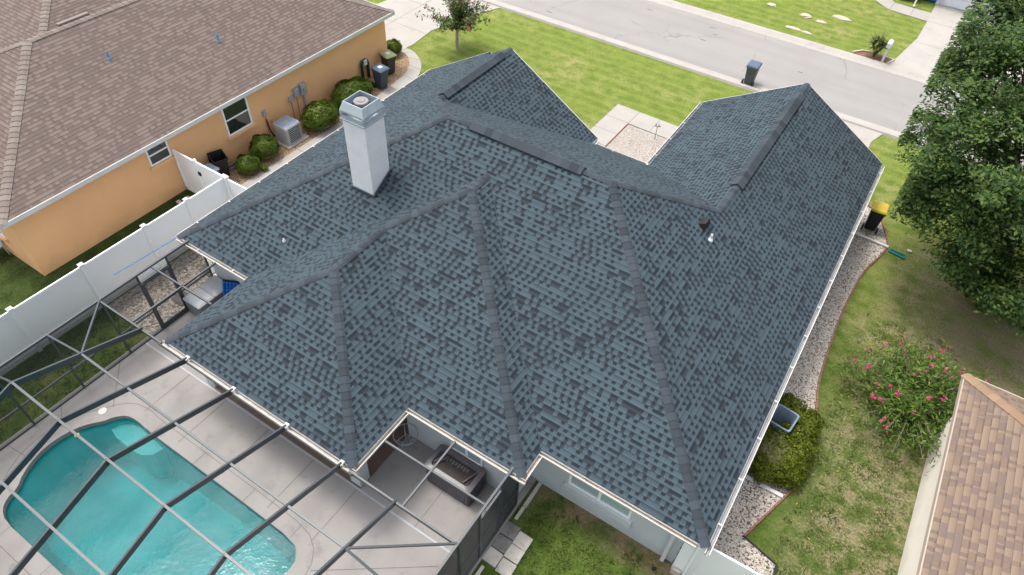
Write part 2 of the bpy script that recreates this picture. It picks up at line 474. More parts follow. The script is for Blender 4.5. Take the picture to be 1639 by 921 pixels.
M['spa_rim'] = simple("grey_acrylic", (0.13, 0.125, 0.135), (0.10, 0.095, 0.105), 5, 0.35)
M['cushion_blue'] = simple("royal_blue_fabric", (0.010, 0.13, 0.48), (0.007, 0.10, 0.38), 20, 0.8)
M['cushion_tan'] = simple("brown_fabric", (0.27, 0.155, 0.10), rough=0.85)
M['box_grey'] = simple("deck_box_resin", (0.20, 0.215, 0.23), (0.16, 0.175, 0.19), 3, 0.5)
M['box_lid'] = simple("pale_deck_box_lid", (0.34, 0.36, 0.375), (0.29, 0.31, 0.325), 3, 0.5)
M['teal'] = simple("teal_plastic", (0.012, 0.16, 0.14), rough=0.5)
M['brick_edge'] = simple("red_brick_edging", (0.24, 0.115, 0.09), (0.19, 0.09, 0.07), 10, 0.85)
M['paver'] = concrete_mat("stained_paver", (0.50, 0.47, 0.42), (0.36, 0.34, 0.31), 0.7, 3.0, dark=(0.06, 0.06, 0.06))
M['dark_paver'] = concrete_mat("blackened_paver", (0.22, 0.21, 0.20), (0.09, 0.09, 0.09), 0.9, 3.5, dark=(0.03, 0.03, 0.03))
M['rock'] = simple("pale_limestone", (0.56, 0.47, 0.37), (0.42, 0.35, 0.28), 8, 0.9, 0.02, 25)
M['blue_paint'] = simple("blue_paint", (0.010, 0.13, 0.36), rough=0.5)
M['pole_blue'] = simple("blue_aluminium", (0.04, 0.22, 0.52), rough=0.4)
M['door_white'] = simple("garage_door_white", (0.70, 0.73, 0.77), rough=0.5)
M['pipe'] = simple("white_pvc", (0.72, 0.74, 0.76), rough=0.4)
M['pipe_blue'] = simple("blue_grey_lead", (0.16, 0.33, 0.52), rough=0.45)
M['wood'] = simple("weathered_log", (0.20, 0.15, 0.11), (0.11, 0.085, 0.065), 8, 0.9)
M['wire'] = simple("pale_wire", (0.42, 0.45, 0.47), rough=0.4)
M['gold'] = simple("pale_badge", (0.42, 0.36, 0.18), rough=0.4)
M['teal_badge'] = simple("teal_badge", (0.02, 0.36, 0.33), rough=0.4)

# ------------------------------------------------------------------ mesh helpers
OFF = {}
class MB:
    def __init__(s):
        s.v, s.f, s.mi, s.uv = [], [], [], []
    def add(s, vs, fs, m=0, uvs=None):
        b = len(s.v)
        s.v += [tuple(p) for p in vs]
        for i, f in enumerate(fs):
            s.f.append([b + k for k in f])
            s.mi.append(m)
            s.uv.append(uvs[i] if uvs else None)
        return s
    def poly(s, pts, m=0, uv=None):
        return s.add(pts, [list(range(len(pts)))], m, [uv] if uv else None)
    def box(s, x0, y0, z0, x1, y1, z1, m=0):
        vs = [(x0, y0, z0), (x1, y0, z0), (x1, y1, z0), (x0, y1, z0), (x0, y0, z1), (x1, y0, z1), (x1, y1, z1), (x0, y1, z1)]
        return s.add(vs, [(0, 3, 2, 1), (4, 5, 6, 7), (0, 1, 5, 4), (1, 2, 6, 5), (2, 3, 7, 6), (3, 0, 4, 7)], m)
    def bar(s, p, q, w, h, m=0, up=(0, 0, 1)):
        p, q = Vector(p), Vector(q)
        d = (q - p).normalized()
        upv = Vector(up)
        if abs(d.dot(upv)) > 0.98:
            upv = Vector((0, 1, 0))
        a = d.cross(upv).normalized() * (w / 2)
        b = a.cross(d).normalized() * (h / 2)
        vs = [p - a - b, p + a - b, p + a + b, p - a + b, q - a - b, q + a - b, q + a + b, q - a + b]
        return s.add(vs, [(0, 3, 2, 1), (4, 5, 6, 7), (0, 1, 5, 4), (1, 2, 6, 5), (2, 3, 7, 6), (3, 0, 4, 7)], m)
    def tube(s, pts, r, n=8, m=0, cap=True):
        pts = [Vector(p) for p in pts]
        rs = r if isinstance(r, (list, tuple)) else [r] * len(pts)
        vs, fs = [], []
        a = None
        for i, p in enumerate(pts):
            d = (pts[min(i + 1, len(pts) - 1)] - pts[max(i - 1, 0)]).normalized()
            if a is None:
                a = d.orthogonal().normalized()
            else:
                a = (a - d * a.dot(d))
                a = a.normalized() if a.length > 1e-6 else d.orthogonal().normalized()
            b = d.cross(a)
            for k in range(n):
                t = 2 * PI * k / n
                vs.append(p + (a * math.cos(t) + b * math.sin(t)) * rs[i])
        for i in range(len(pts) - 1):
            for k in range(n):
                fs.append((i * n + k, i * n + (k + 1) % n, (i + 1) * n + (k + 1) % n, (i + 1) * n + k))
        if cap:
            fs.append(tuple(range(n))[::-1])
            fs.append(tuple((len(pts) - 1) * n + k for k in range(n)))
        return s.add(vs, fs, m)
    def lathe(s, prof, c=(0, 0, 0), n=20, m=0):
        vs, fs = [], []
        for r, z in prof:
            for k in range(n):
                t = 2 * PI * k / n
                vs.append((c[0] + r * math.cos(t), c[1] + r * math.sin(t), c[2] + z))
        for i in range(len(prof) - 1):
            for k in range(n):
                fs.append((i * n + k, i * n + (k + 1) % n, (i + 1) * n + (k + 1) % n, (i + 1) * n + k))
        fs.append(tuple(range(n))[::-1])
        fs.append(tuple((len(prof) - 1) * n + k for k in range(n)))
        return s.add(vs, fs, m)
    def loft(s, rings, m=0, cap=True):
        n = len(rings[0])
        vs = [p for r in rings for p in r]
        fs = []
        for i in range(len(rings) - 1):
            for k in range(n):
                fs.append((i * n + k, i * n + (k + 1) % n, (i + 1) * n + (k + 1) % n, (i + 1) * n + k))
        if cap:
            fs.append(tuple(range(n))[::-1])
            fs.append(tuple((len(rings) - 1) * n + k for k in range(n)))
        return s.add(vs, fs, m)
    def prism(s, pts, z0, z1, m=0):
        """polygon in plan (counter-clockwise), any shape"""
        tris = tri2d(pts)
        n = len(pts)
        s.add([(p[0], p[1], z1) for p in pts], tris, m)
        s.add([(p[0], p[1], z0) for p in pts], [t[::-1] for t in tris], m)
        vs = [(p[0], p[1], z0) for p in pts] + [(p[0], p[1], z1) for p in pts]
        return s.add(vs, [(i, (i + 1) % n, n + (i + 1) % n, n + i) for i in range(n)], m)
    def build(s, name, mats, parent=None, smooth=False, bevel=0.0, off=None):
        o_ = Vector(off) if off is not None else (OFF.get(parent.name, Vector()) if parent else Vector())
        me = bpy.data.meshes.new(name)
        me.from_pydata([(p[0] - o_.x, p[1] - o_.y, p[2] - o_.z) for p in s.v], [], s.f)
        if any(u for u in s.uv):
            ul = me.uv_layers.new(name="UVMap")
            k = 0
            for fi, f in enumerate(s.f):
                for j in range(len(f)):
                    ul.data[k].uv = s.uv[fi][j] if s.uv[fi] else (0, 0)
                    k += 1
        if not isinstance(mats, (list, tuple)):
            mats = [mats]
        for m_ in mats:
            me.materials.append(m_)
        me.polygons.foreach_set("material_index", s.mi)
        if smooth:
            me.polygons.foreach_set("use_smooth", [True] * len(s.f))
        me.update()
        o = bpy.data.objects.new(name, me)
        C.objects.link(o)
        if parent:
            o.parent = parent
            OFF[o.name] = o_
        if bevel:
            bm = o.modifiers.new("bevel", 'BEVEL')
            bm.width = bevel
            bm.segments = 2
            bm.limit_method = 'ANGLE'
        return o

def pip(x, y, poly):
    r = False
    n = len(poly)
    for i in range(n):
        x0, y0 = poly[i][0], poly[i][1]
        x1, y1 = poly[(i + 1) % n][0], poly[(i + 1) % n][1]
        if (y0 > y) != (y1 > y) and x < (x1 - x0) * (y - y0) / (y1 - y0) + x0:
            r = not r
    return r
def tri2d(pts):
    n = len(pts)
    vs, _, fs, ov, _, _ = delaunay_2d_cdt([Vector((p[0], p[1])) for p in pts], [(i, (i + 1) % n) for i in range(n)], [], 0, 1e-6)
    mp = [o[0] if o else 0 for o in ov]
    out = []
    for f in fs:
        cx = sum(vs[i].x for i in f) / 3
        cy = sum(vs[i].y for i in f) / 3
        if pip(cx, cy, pts):
            a, b, c = [mp[i] for i in f]
            ar = (pts[b][0] - pts[a][0]) * (pts[c][1] - pts[a][1]) - (pts[c][0] - pts[a][0]) * (pts[b][1] - pts[a][1])
            out.append((a, b, c) if ar > 0 else (a, c, b))
    return out
def ring_sheet(mb, outer, inner, z, m=0):
    allp = outer + inner
    no, ni = len(outer), len(inner)
    ed = [(i, (i + 1) % no) for i in range(no)] + [(no + i, no + (i + 1) % ni) for i in range(ni)]
    vs, _, fs, ov, _, _ = delaunay_2d_cdt([Vector((p[0], p[1])) for p in allp], ed, [], 0, 1e-6)
    out = []
    for f in fs:
        cx = sum(vs[i].x for i in f) / 3
        cy = sum(vs[i].y for i in f) / 3
        if pip(cx, cy, outer) and not pip(cx, cy, inner):
            a, b, c = f
            ar = (vs[b].x - vs[a].x) * (vs[c].y - vs[a].y) - (vs[c].x - vs[a].x) * (vs[b].y - vs[a].y)
            out.append((a, b, c) if ar > 0 else (a, c, b))
    mb.add([(v.x, v.y, z) for v in vs], out, m)

def thing(name, label, cat, loc=(0, 0, 0), rot=0.0, group=None, world=False):
    o = bpy.data.objects.new(name, None)
    C.objects.link(o)
    o.empty_display_size = 0.2
    o.location = loc
    o.rotation_euler = (0, 0, rot)
    o['label'] = label
    o['category'] = cat
    if group:
        o['group'] = group
    OFF[o.name] = Vector(loc) if world else Vector()
    return o
def tag(o, label, cat, group=None):
    o['label'] = label
    o['category'] = cat
    if group:
        o['group'] = group
    return o
def struct(name, mb, mat, bevel=0.0):
    o = mb.build(name, mat, bevel=bevel)
    o['kind'] = 'structure'
    return o
def copy_tree(o, parent=None):
    c = o.copy()
    C.objects.link(c)
    c.parent = parent
    for ch in list(o.children):
        copy_tree(ch, c)
    return c
def smooth_closed(pts, it=2):
    for _ in range(it):
        q = []
        n = len(pts)
        for i in range(n):
            a, b = pts[i], pts[(i + 1) % n]
            q.append((a[0] * .75 + b[0] * .25, a[1] * .75 + b[1] * .25))
            q.append((a[0] * .25 + b[0] * .75, a[1] * .25 + b[1] * .75))
        pts = q
    return pts
def smooth_open(pts, it=2):
    for _ in range(it):
        q = [pts[0]]
        for i in range(len(pts) - 1):
            a, b = pts[i], pts[i + 1]
            q.append((a[0] * .75 + b[0] * .25, a[1] * .75 + b[1] * .25))
            q.append((a[0] * .25 + b[0] * .75, a[1] * .25 + b[1] * .75))
        q.append(pts[-1])
        pts = q
    return pts

def leaf_mesh(name, centers, dirs, size, aspect, mat, parent, up_bias=0.6, fold=0.0, seed=1, jit=.55):
    """many small leaf faces: centers (N,3), dirs = preferred normal (N,3)"""
    r = np.random.default_rng(seed)
    n = len(centers)
    nrm = dirs + r.normal(0, jit, (n, 3))
    nrm[:, 2] += up_bias
    nrm /= np.linalg.norm(nrm, axis=1)[:, None] + 1e-9
    t = r.normal(0, 1, (n, 3))
    a = np.cross(nrm, t)
    a /= np.linalg.norm(a, axis=1)[:, None] + 1e-9
    b = np.cross(nrm, a)
    sz = size * r.uniform(0.65, 1.25, (n, 1))
    a = a * sz
    b = b * sz * aspect
    c = np.asarray(centers)
    tip = nrm * sz * 0.25
    V = np.stack([c - a, c + b * 0.9 + tip, c + a, c - b * 0.9 + tip], 1).reshape(-1, 3)
    if parent is not None and parent.name in OFF:
        V = V - np.array(OFF[parent.name])
    me = bpy.data.meshes.new(name)
    me.vertices.add(len(V))
    me.vertices.foreach_set("co", V.astype(np.float32).ravel())
    me.loops.add(4 * n)
    me.loops.foreach_set("vertex_index", np.arange(4 * n, dtype=np.int32))
    me.polygons.add(n)
    me.polygons.foreach_set("loop_start", np.arange(0, 4 * n, 4, dtype=np.int32))
    me.materials.append(mat)
    me.update(calc_edges=True)
    o = bpy.data.objects.new(name, me)
    C.objects.link(o)
    if parent is not None:
        o.parent = parent
        OFF[o.name] = OFF.get(parent.name, Vector())
    return o

# ================================================================== GROUND
G0 = (-16.15, -1.6, -3.85, 8.2)          # hole in the lawn under the pool deck
gm = MB()
ring_sheet(gm, [(-160, -120), (160, -120), (160, 200), (-160, 200)], [(G0[0], G0[1]), (G0[2], G0[1]), (G0[2], G0[3]), (G0[0], G0[3])], 0.0)
struct("lawn_ground", gm, M['grass'])

# road with rolled kerbs
rm = MB().poly([(-160, 32.25, 0.012), (160, 32.25, 0.012), (160, 37.75, 0.012), (-160, 37.75, 0.012)])
struct("road", rm, M['asphalt'])
def kerb(y0, y1, flip):
    b = MB()
    prof = [(0.0, 0.0), (0.06, 0.10), (0.24, 0.11), (0.44, 0.035), (0.68, 0.016), (0.68, -0.02), (0.0, -0.02)]
    w = abs(y1 - y0)
    ring0, ring1 = [], []
    for py, pz in prof:
        yy = y0 + (py / 0.68) * w * (1 if not flip else -1)
        ring0.append((-160, yy, pz))
        ring1.append((160, yy, pz))
    b.loft([ring0, ring1])
    for i in range(-20, 14):
        b.box(i * 2.9, min(y0, y1) + .02, 0.0, i * 2.9 + 0.02, max(y0, y1) - .02, 0.022, 1)
    return struct("kerb", b, [M['concrete'], M['joint']])
kerb(31.58, 32.26, False)
kerb(38.55, 37.74, True)
sm = MB()
for i in range(14):
    x = rng.uniform(-30, 2)
    y = rng.uniform(32.8, 37.2)
    sm.poly([(x, y, 0.016), (x + rng.uniform(.1, .5), y + .03, 0.016), (x + rng.uniform(.1, .4), y + .1, 0.016), (x - .1, y + .06, 0.016)])
o = struct("road_patch", sm, M['joint'])

def slab(name, pts, mat, h=0.03, joints=(), jw=0.02, jmat=None):
    b = MB()
    a = sum(pts[i][0] * pts[(i + 1) % len(pts)][1] - pts[(i + 1) % len(pts)][0] * pts[i][1] for i in range(len(pts)))
    if a < 0:
        pts = pts[::-1]
    b.prism(pts, -0.05, h)
    for p, q in joints:
        d = Vector((q[0] - p[0], q[1] - p[1], 0)).normalized()
        n = Vector((-d.y, d.x, 0)) * jw / 2
        P, Q = Vector((p[0], p[1], h + 0.004)), Vector((q[0], q[1], h + 0.004))
        b.poly([P - n, Q - n, Q + n, P + n], 1)
    return struct(name, b, [mat, jmat or M['joint']])

slab("driveway", [(-27.2, 23.7), (-21.75, 24.2), (-21.65, 25.3), (-21.85, 27.0), (-21.4, 29.3), (-20.5, 31.6), (-27.0, 31.6), (-26.0, 28.7), (-26.4, 26)], M['concrete'], 0.03,
     [((-26.4, 26.6), (-21.85, 26.6)), ((-26.1, 29.2), (-21.5, 29.2)), ((-24.1, 24.2), (-24.1, 31.5))])
slab("driveway", [(-5.4, 24.6), (0.02, 24.6), (0.08, 29.9), (0.06, 30.6), (0.35, 31.6), (-5.6, 31.6)], M['concrete'], 0.03, [((-5.4, 28), (0.05, 28)), ((-2.7, 24.7), (-2.7, 31.5))])
slab("driveway", [(-1.0, 38.5), (-0.72, 39.2), (-0.19, 42.75), (-0.13, 45.4), (-0.13, 48.3), (5.6, 48.3), (5.6, 42), (6.4, 38.5)], M['concrete'], 0.03,
     [((-0.13, 45.4), (5.5, 45.4)), ((-0.25, 42.2), (5.5, 42.2)), ((2.7, 38.8), (2.7, 48.2))])
# walkway along the neighbour's bed
inner = smooth_open([(-19.80, 11.4), (-19.78, 16), (-19.75, 18.9), (-19.92, 21.2), (-20.12, 22.9), (-20.72, 23.9), (-21.4, 24.35), (-21.9, 24.3)])
outer = smooth_open([(-18.95, 11.4), (-18.95, 16), (-18.98, 18.9), (-19.12, 21.3), (-19.33, 22.7), (-19.97, 23.95), (-21.04, 24.72), (-21.7, 24.78)])
jts = []
for k in range(2, len(inner) - 1, 3):
    jts.append((inner[k], outer[k]))
slab("path", inner + outer[::-1], M['walk'], 0.035, jts)
slab("path", [(-10.62, 20.2), (-9.5, 20.2), (-9.44, 25.38), (-6.8, 25.3), (-6.8, 26.5), (-10.55, 26.56)], M['walk'], 0.035,
     [((-10.55, 25.42), (-9.45, 25.40)), ((-9.44, 25.4), (-9.42, 26.5)), ((-8.39, 25.4), (-8.37, 26.45)), ((-10.58, 24.3), (-9.47, 24.3)), ((-10.6, 23.2), (-9.47, 23.2)), ((-9.46, 20.3), (-9.44, 25.38)), ((-9.44, 25.37), (-6.8, 25.3))])
slab("path", [(-0.13, 45.38), (-2.33, 45.6), (-3.33, 46.5), (-4.6, 48.4), (-3.3, 48.4), (-2.25, 46.85), (-1.0, 46.72), (-0.13, 46.7)], M['walk'], 0.034, [((-2.3, 45.6), (-2.2, 46.8)), ((-1.1, 45.5), (-1.1, 46.7))])
# beds
slab("gravel_bed", [(-9.44, 19.3), (-6.3, 19.3), (-6.3, 25.3), (-9.40, 25.34)], M['pale_gravel'], 0.02)
rb = smooth_open([(0.3, 26.0), (1.09, 25.87), (1.6, 25.35), (1.99, 24.5), (2.23, 23.81), (2.10, 22.98), (1.82, 22.08), (1.71, 21.06), (1.64, 19.21), (1.69, 17.44), (1.79, 15.87), (2.09, 14.57), (2.34, 12.42), (2.16, 11.74), (1.88, 10.9), (1.63, 10.12), (1.55, 9.88)], 1)
slab("gravel_bed", rb + [(2.49, 9.63), (2.62, 8.5), (0.2, 8.3)], M['gravel'], 0.02)
slab("gravel_bed", [(-18.45, 5.6), (-16.15, 5.6), (-16.1, 14.5), (-18.45, 14.5)], M['yard_gravel'], 0.02)
slab("mulch_bed", [(-21.35, 11.9)] + inner[1:] + [(-21.9, 24.2), (-21.4, 23.6)], M['mulch'], 0.018)
slab("mulch_bed", smooth_closed([(-2.7, 38.55), (-2.3, 39.5), (-0.9, 39.5), (-0.72, 38.9), (-0.95, 38.56)], 1), M['soil'], 0.015)
# brick edging of the side bed: one low curb
eb = MB()
for i in range(len(rb) - 1):
    p, q = rb[i], rb[i + 1]
    L = math.hypot(q[0] - p[0], q[1] - p[1])
    k = max(1, int(L / 0.3))
    for j in range(k):
        a = [p[c] + (q[c] - p[c]) * (j + .03) / k for c in (0, 1)]
        b = [p[c] + (q[c] - p[c]) * (j + .97) / k for c in (0, 1)]
        eb.bar((a[0], a[1], 0.03), (b[0], b[1], 0.03), 0.055, 0.075)
o = eb.build("garden_edging", M['brick_edge'])
tag(o, "curving low red edging strip between side gravel bed and lawn", "edging")
be = MB()
be.bar((1.53, 9.87, .03), (2.49, 9.62, .03), .03, .09)
be.bar((2.49, 9.62, .03), (2.62, 8.6, .03), .05, .11)
tag(be.build("garden_edging", M['black']), "dark plastic edging at the near end of the side gravel bed", "edging")

# ================================================================== POOL
pool = smooth_closed([(-13.44, 3.36), (-14.0, 3.40), (-14.36, 3.34), (-14.61, 3.09), (-14.72, 2.85), (-14.95, 2.60), (-15.14, 2.28), (-15.27, 1.75), (-15.23, 1.21), (-15.01, 0.71), (-14.74, 0.40), (-14.69, 0.10), (-14.50, -0.14), (-14.14, -0.27), (-13.14, -0.27), (-11.86, -0.27), (-9.5, -0.27), (-8.1, -0.27), (-7.62, -0.10), (-7.42, 0.35), (-7.42, 1.5), (-7.42, 2.75), (-7.50, 3.12), (-7.85, 3.35), (-9.26, 3.37), (-11.3, 3.37)], 1)
dm = MB()
DZ = 0.06
dk = [(-16.3, -1.75), (-3.72, -1.75), (-3.72, 8.22), (-16.3, 8.22)]
ring_sheet(dm, dk, pool, DZ)
n = len(pool)
dm.add([(p[0], p[1], DZ) for p in pool] + [(p[0], p[1], -0.14) for p in pool], [(i, n + i, n + (i + 1) % n, (i + 1) % n) for i in range(n)], 0)
for i in range(4):
    p, q = dk[i], dk[(i + 1) % 4]
    dm.add([(p[0], p[1], -0.1), (q[0], q[1], -0.1), (q[0], q[1], DZ), (p[0], p[1], DZ)], [(0, 1, 2, 3)], 0)
def joint(p, q, w=0.016, m=1):
    d = Vector((q[0] - p[0], q[1] - p[1], 0)).normalized()
    nn = Vector((-d.y, d.x, 0)) * w / 2
    P, Q = Vector((p[0], p[1], DZ + .004)), Vector((q[0], q[1], DZ + .004))
    dm.poly([P - nn, Q - nn, Q + nn, P + nn], m)
# coping joint: an offset of the pool outline
cop = []
for i in range(n):
    a, b = pool[i - 1], pool[(i + 1) % n]
    d = Vector((b[0] - a[0], b[1] - a[1])).normalized()
    cop.append((pool[i][0] + d.y * (-0.42) * -1, pool[i][1] - d.x * (-0.42) * -1))
ar = sum(pool[i][0] * pool[(i + 1) % n][1] - pool[(i + 1) % n][0] * pool[i][1] for i in range(n))
if ar < 0:
    cop = [(2 * pool[i][0] - cop[i][0], 2 * pool[i][1] - cop[i][1]) for i in range(n)]
for i in range(n):
    joint(cop[i], cop[(i + 1) % n], 0.014)
for x in (-14.06, -12.47, -10.75, -9.05, -7.3 - .2):
    joint((x, 3.6 if x > -14 else 3.7), (x, 5.3))
for x in (-13.3, -11.6, -9.7, -8.0):
    joint((x, 3.37), (x, 3.79), 0.012)
    joint((x - .6, -.27), (x - .6, -.7), 0.012)
    joint((x - .3, -.69), (x - .3, -1.7), 0.014)
joint((-16.3, 4.56), (-14.9, 3.3))
joint((-16.28, 2.6), (-15.45, 2.1))
joint((-16.2, 0.96), (-15.13, 1.07))
joint((-7.0, 3.05), (-4.5, 4.86))
joint((-5.6, 5.3), (-5.6, 7.3))
joint((-16.2, 5.30), (-3.8, 5.30), 0.05, 2)
struct("pool_deck", dm, [M['deck'], M['joint'], M['joint_pale']])
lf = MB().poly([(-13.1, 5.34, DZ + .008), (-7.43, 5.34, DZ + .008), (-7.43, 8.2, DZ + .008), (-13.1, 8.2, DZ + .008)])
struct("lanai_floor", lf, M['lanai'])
pl = thing("swimming_pool", "turquoise swimming pool with curved corners inside the screen enclosure", "pool", (-11, 1.6, -1.6), world=True)
pm = MB()
cxp, cyp = -11.2, 1.55
fl = [(cxp + (p[0] - cxp) * 0.93, cyp + (p[1] - cyp) * 0.9) for p in pool]
depth = [-1.05 - 0.75 * min(1, max(0, (-9.5 - p[0]) / 5)) for p in pool]
pm.add([(p[0], p[1], -0.14) for p in pool] + [(p[0], p[1], d) for p, d in zip(fl, depth)], [(i, n + i, n + (i + 1) % n, (i + 1) % n) for i in range(n)], 0)
pm.add([(p[0], p[1], d) for p, d in zip(fl, depth)], tri2d(fl), 0)
pm.build("pool_shell", M['pool_wall'], pl)
wm = MB()
wm.add([(p[0], p[1], -0.09) for p in pool], tri2d(pool), 0)
wm.build("water", M['water'], pl)
st = MB()
st.prism([(-14.62, 2.88), (-14.3, 2.80), (-13.55, 2.78), (-13.22, 2.84), (-12.98, 3.02), (-12.90, 3.30), (-13.4, 3.335), (-14.0, 3.37), (-14.33, 3.31), (-14.56, 3.08)], -1.6, -.30)
st.build("pool_step", M['pool_step'], pl, bevel=0.03)
# skimmer lids and a yellow float
sk = MB().lathe([(0.115, 0.0), (0.115, 0.010), (0.085, 0.014), (0.03, 0.014)], (-15.02, 3.05, DZ), 20)
tag(sk.build("skimmer_lid", M['old_trim']), "round white skimmer lid set in the deck by the pool", "lid")
fm = MB().lathe([(0.02, -.03), (0.07, -.01), (0.075, 0.02), (0.05, 0.05), (0.015, 0.06)], (-15.0, 2.2, -.07), 14)
tag(fm.build("pool_float", M['yellow'], smooth=True), "small yellow float at the curved edge of the pool water", "float")

# ================================================================== HOUSE
xL, xR, yB, yF, yGL, yGR, xgl, xgr, x1, x2, x3, y1, y2, S = -16.57, .73, 7.76, 19.745, 20.18, 25.03, -8.60, -6.29, -13.50, -6.89, -3.51, 4.89, 6.91, .584
EZ = 2.45
def Z(h):
    return EZ + h * S
D = (yF - yB) / 2
wl, wr = (xgl - xL) / 2, (xR - xgr) / 2
w1, w2 = (x2 - x1) / 2, (x3 - x1) / 2
RL = (xL + D, yB + D, Z(D))
RR = (xR - D, yB + D, Z(D))
GL0 = (xL + wl, yF - wl, Z(wl))
GLf = (xL + wl, yGL, Z(wl))
GR0 = (xR - wr, yF - wr, Z(wr))
GRf = (xR - wr, yGR, Z(wr))
A1 = (x1 + w1, y1 + w1, Z(w1))
B1 = (x1 + w1, y2 + w1, Z(w1))
A2 = (x1 + w2, y2 + w2, Z(w2))
B2 = (x1 + w2, yB + w2, Z(w2))
# lower nested gable in front of the left wing
xn = -10.9
wn_ = (xn - xL) / 2
NF = (xL + wn_, yGL + .35, Z(wn_))
NB_ = (xL + wn_, yGL, Z(wn_))
def e(x, y):
    return (x, y, EZ)
house = thing("house", "grey house with new slate blue shingle roof and white chimney", "house", (-8, 14, 0), world=True)
PH = math.atan(S)
def roof_face(mb, pts, eave_dir):
    d = Vector(eave_dir)
    k = math.sin(PH)
    mb.poly(pts, 0, [(Vector(p).dot(d) + 40, (p[2] - EZ) / k) for p in pts])
rf = MB()
X_, Y_ = (1, 0, 0), (0, 1, 0)
roof_face(rf, [e(xL, yB), RL, GL0, GLf, NB_, NF, e(xL, yGL + .35)], Y_)
roof_face(rf, [NB_, e(xn, yGL), e(xn, yGL + .35), NF], Y_)
roof_face(rf, [GL0, e(xgl, yF), e(xgl, yGL), GLf], Y_)
roof_face(rf, [RL, RR, GR0, e(xgr, yF), e(xgl, yF), GL0], X_)
roof_face(rf, [GR0, GRf, e(xgr, yGR), e(xgr, yF)], Y_)
roof_face(rf, [e(xR, yB), e(xR, yGR), GRf, GR0, RR], Y_)
roof_face(rf, [e(xL, yB), e(x1, yB), B2, e(x3, yB), e(xR, yB), RR, RL], X_)
roof_face(rf, [e(x1, y1), A1, B1, A2, B2, e(x1, yB)], Y_)
roof_face(rf, [e(x1, y1), e(x2, y1), A1], X_)
roof_face(rf, [e(x2, y1), e(x2, y2), B1, A1], Y_)
roof_face(rf, [e(x2, y2), e(x3, y2), A2, B1], X_)
roof_face(rf, [e(x3, y2), e(x3, yB), B2, A2], Y_)
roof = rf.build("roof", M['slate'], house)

def caps(p, q, halfw=0.135, expo=0.20, lift=0.012, n1=None, n2=None, slope=S, step=0.012):
    """overlapping cap shingles folded over a ridge or hip, laid from p (low end) to q"""
    b = MB()
    p, q = Vector(p), Vector(q)
    d = (q - p)
    L = d.length
    d.normalize()
    side = d.cross(Vector((0, 0, 1))).normalized()
    flat = math.hypot(d.x, d.y)
    ang = math.atan(slope) if abs(d.z) < .01 else math.atan(slope * math.cos(math.radians(45)) / math.sqrt(1 + 0))
    up = side.cross(d).normalized()
    dn = math.sin(ang)
    cs = math.cos(ang)
    k = int(L / expo) + 1
    for i in range(k):
        s0 = p + d * (i * expo)
        s1 = p + d * min(L, (i + 1) * expo + 0.03)
        h0, h1 = lift + step, lift
        vs = []
        for s_, h_ in ((s0, h0), (s1, h1)):
            c = s_ + up * h_
            l1 = c + side * halfw * cs - up * halfw * dn
            r1 = c - side * halfw * cs - up * halfw * dn
            l0 = c + side * halfw * .35 * cs - up * (halfw * .35 * dn - .004)
            r0 = c - side * halfw * .35 * cs - up * (halfw * .35 * dn - .004)
            vs += [l1, l0, r0, r1]
        # butt end
        vs += [v - up * 0.012 for v in vs[:4]]
        seg = i + .5
        uvq = [(seg, 0)] * 4
        b.add(vs, [(0, 1, 5, 4), (1, 2, 6, 5), (2, 3, 7, 6), (8, 9, 1, 0), (9, 10, 2, 1), (10, 11, 3, 2)], 0, [uvq] * 6)
    return b
for p, q in ((e(xL, yB), RL), (RL, RR), (e(xR, yB), RR), (GR0, RR), (GL0, RL), (GLf, GL0), (GRf, GR0), (e(x1, y1), A1), (e(x2, y1), A1), (A1, B1), (B1, A2), (e(x3, y2), A2), (A2, B2)):
    caps(p, q).build("ridge_cap", M['slate_cap'], roof)
def ridge_vent(p, q):
    b = MB()
    p, q = Vector(p), Vector(q)
    d = (q - p).normalized()
    side = d.cross(Vector((0, 0, 1))).normalized()
    w, t = 0.19, 0.065
    drop = w * S
    ring = []
    for s_ in (p, q):
        ring.append([s_ + side * w + Vector((0, 0, t - drop)), s_ + Vector((0, 0, t + .02)), s_ - side * w + Vector((0, 0, t - drop)),
                     s_ - side * (w - .02) + Vector((0, 0, t - .045 - drop)), s_ + Vector((0, 0, .01)), s_ + side * (w - .02) + Vector((0, 0, t - .045 - drop))])
    b.loft(ring)
    k = int((q - p).length / .25)
    for i in range(k):
        c = p + d * (i * .25)
        c2 = p + d * ((i + 1) * .25 + .02)
        vs = []
        for s_, hh in ((c, .012), (c2, .004)):
            vs += [s_ + side * (w + .01) + Vector((0, 0, t - drop + hh)), s_ + Vector((0, 0, t + .02 + hh)), s_ - side * (w + .01) + Vector((0, 0, t - drop + hh))]
        uvq = [(i + 60.5, 0)] * 4
        b.add(vs, [(0, 1, 4, 3), (1, 2, 5, 4)], 0, [uvq] * 2)
    return b.build("ridge_vent", M['slate_cap'], roof)
ridge_vent((-9.75, yB + D, Z(D)), (-6.1, yB + D, Z(D)))
ridge_vent((xL + wl, 16.05, Z(wl)), (xL + wl, 19.6, Z(wl)))
ridge_vent((xR - wr, 17.6, Z(wr)), (xR - wr, 24.0, Z(wr)))
# valleys: thin woven line of metal
vb = MB()
for p, q in ((e(x2, y2), B1), (e(x3, yB), B2)):
    vb.bar(Vector(p) + Vector((0, 0, .012)), Vector(q) + Vector((0, 0, .012)), 0.014, 0.010)
vb.build("valley_flashing", M['slate_cap'], roof)

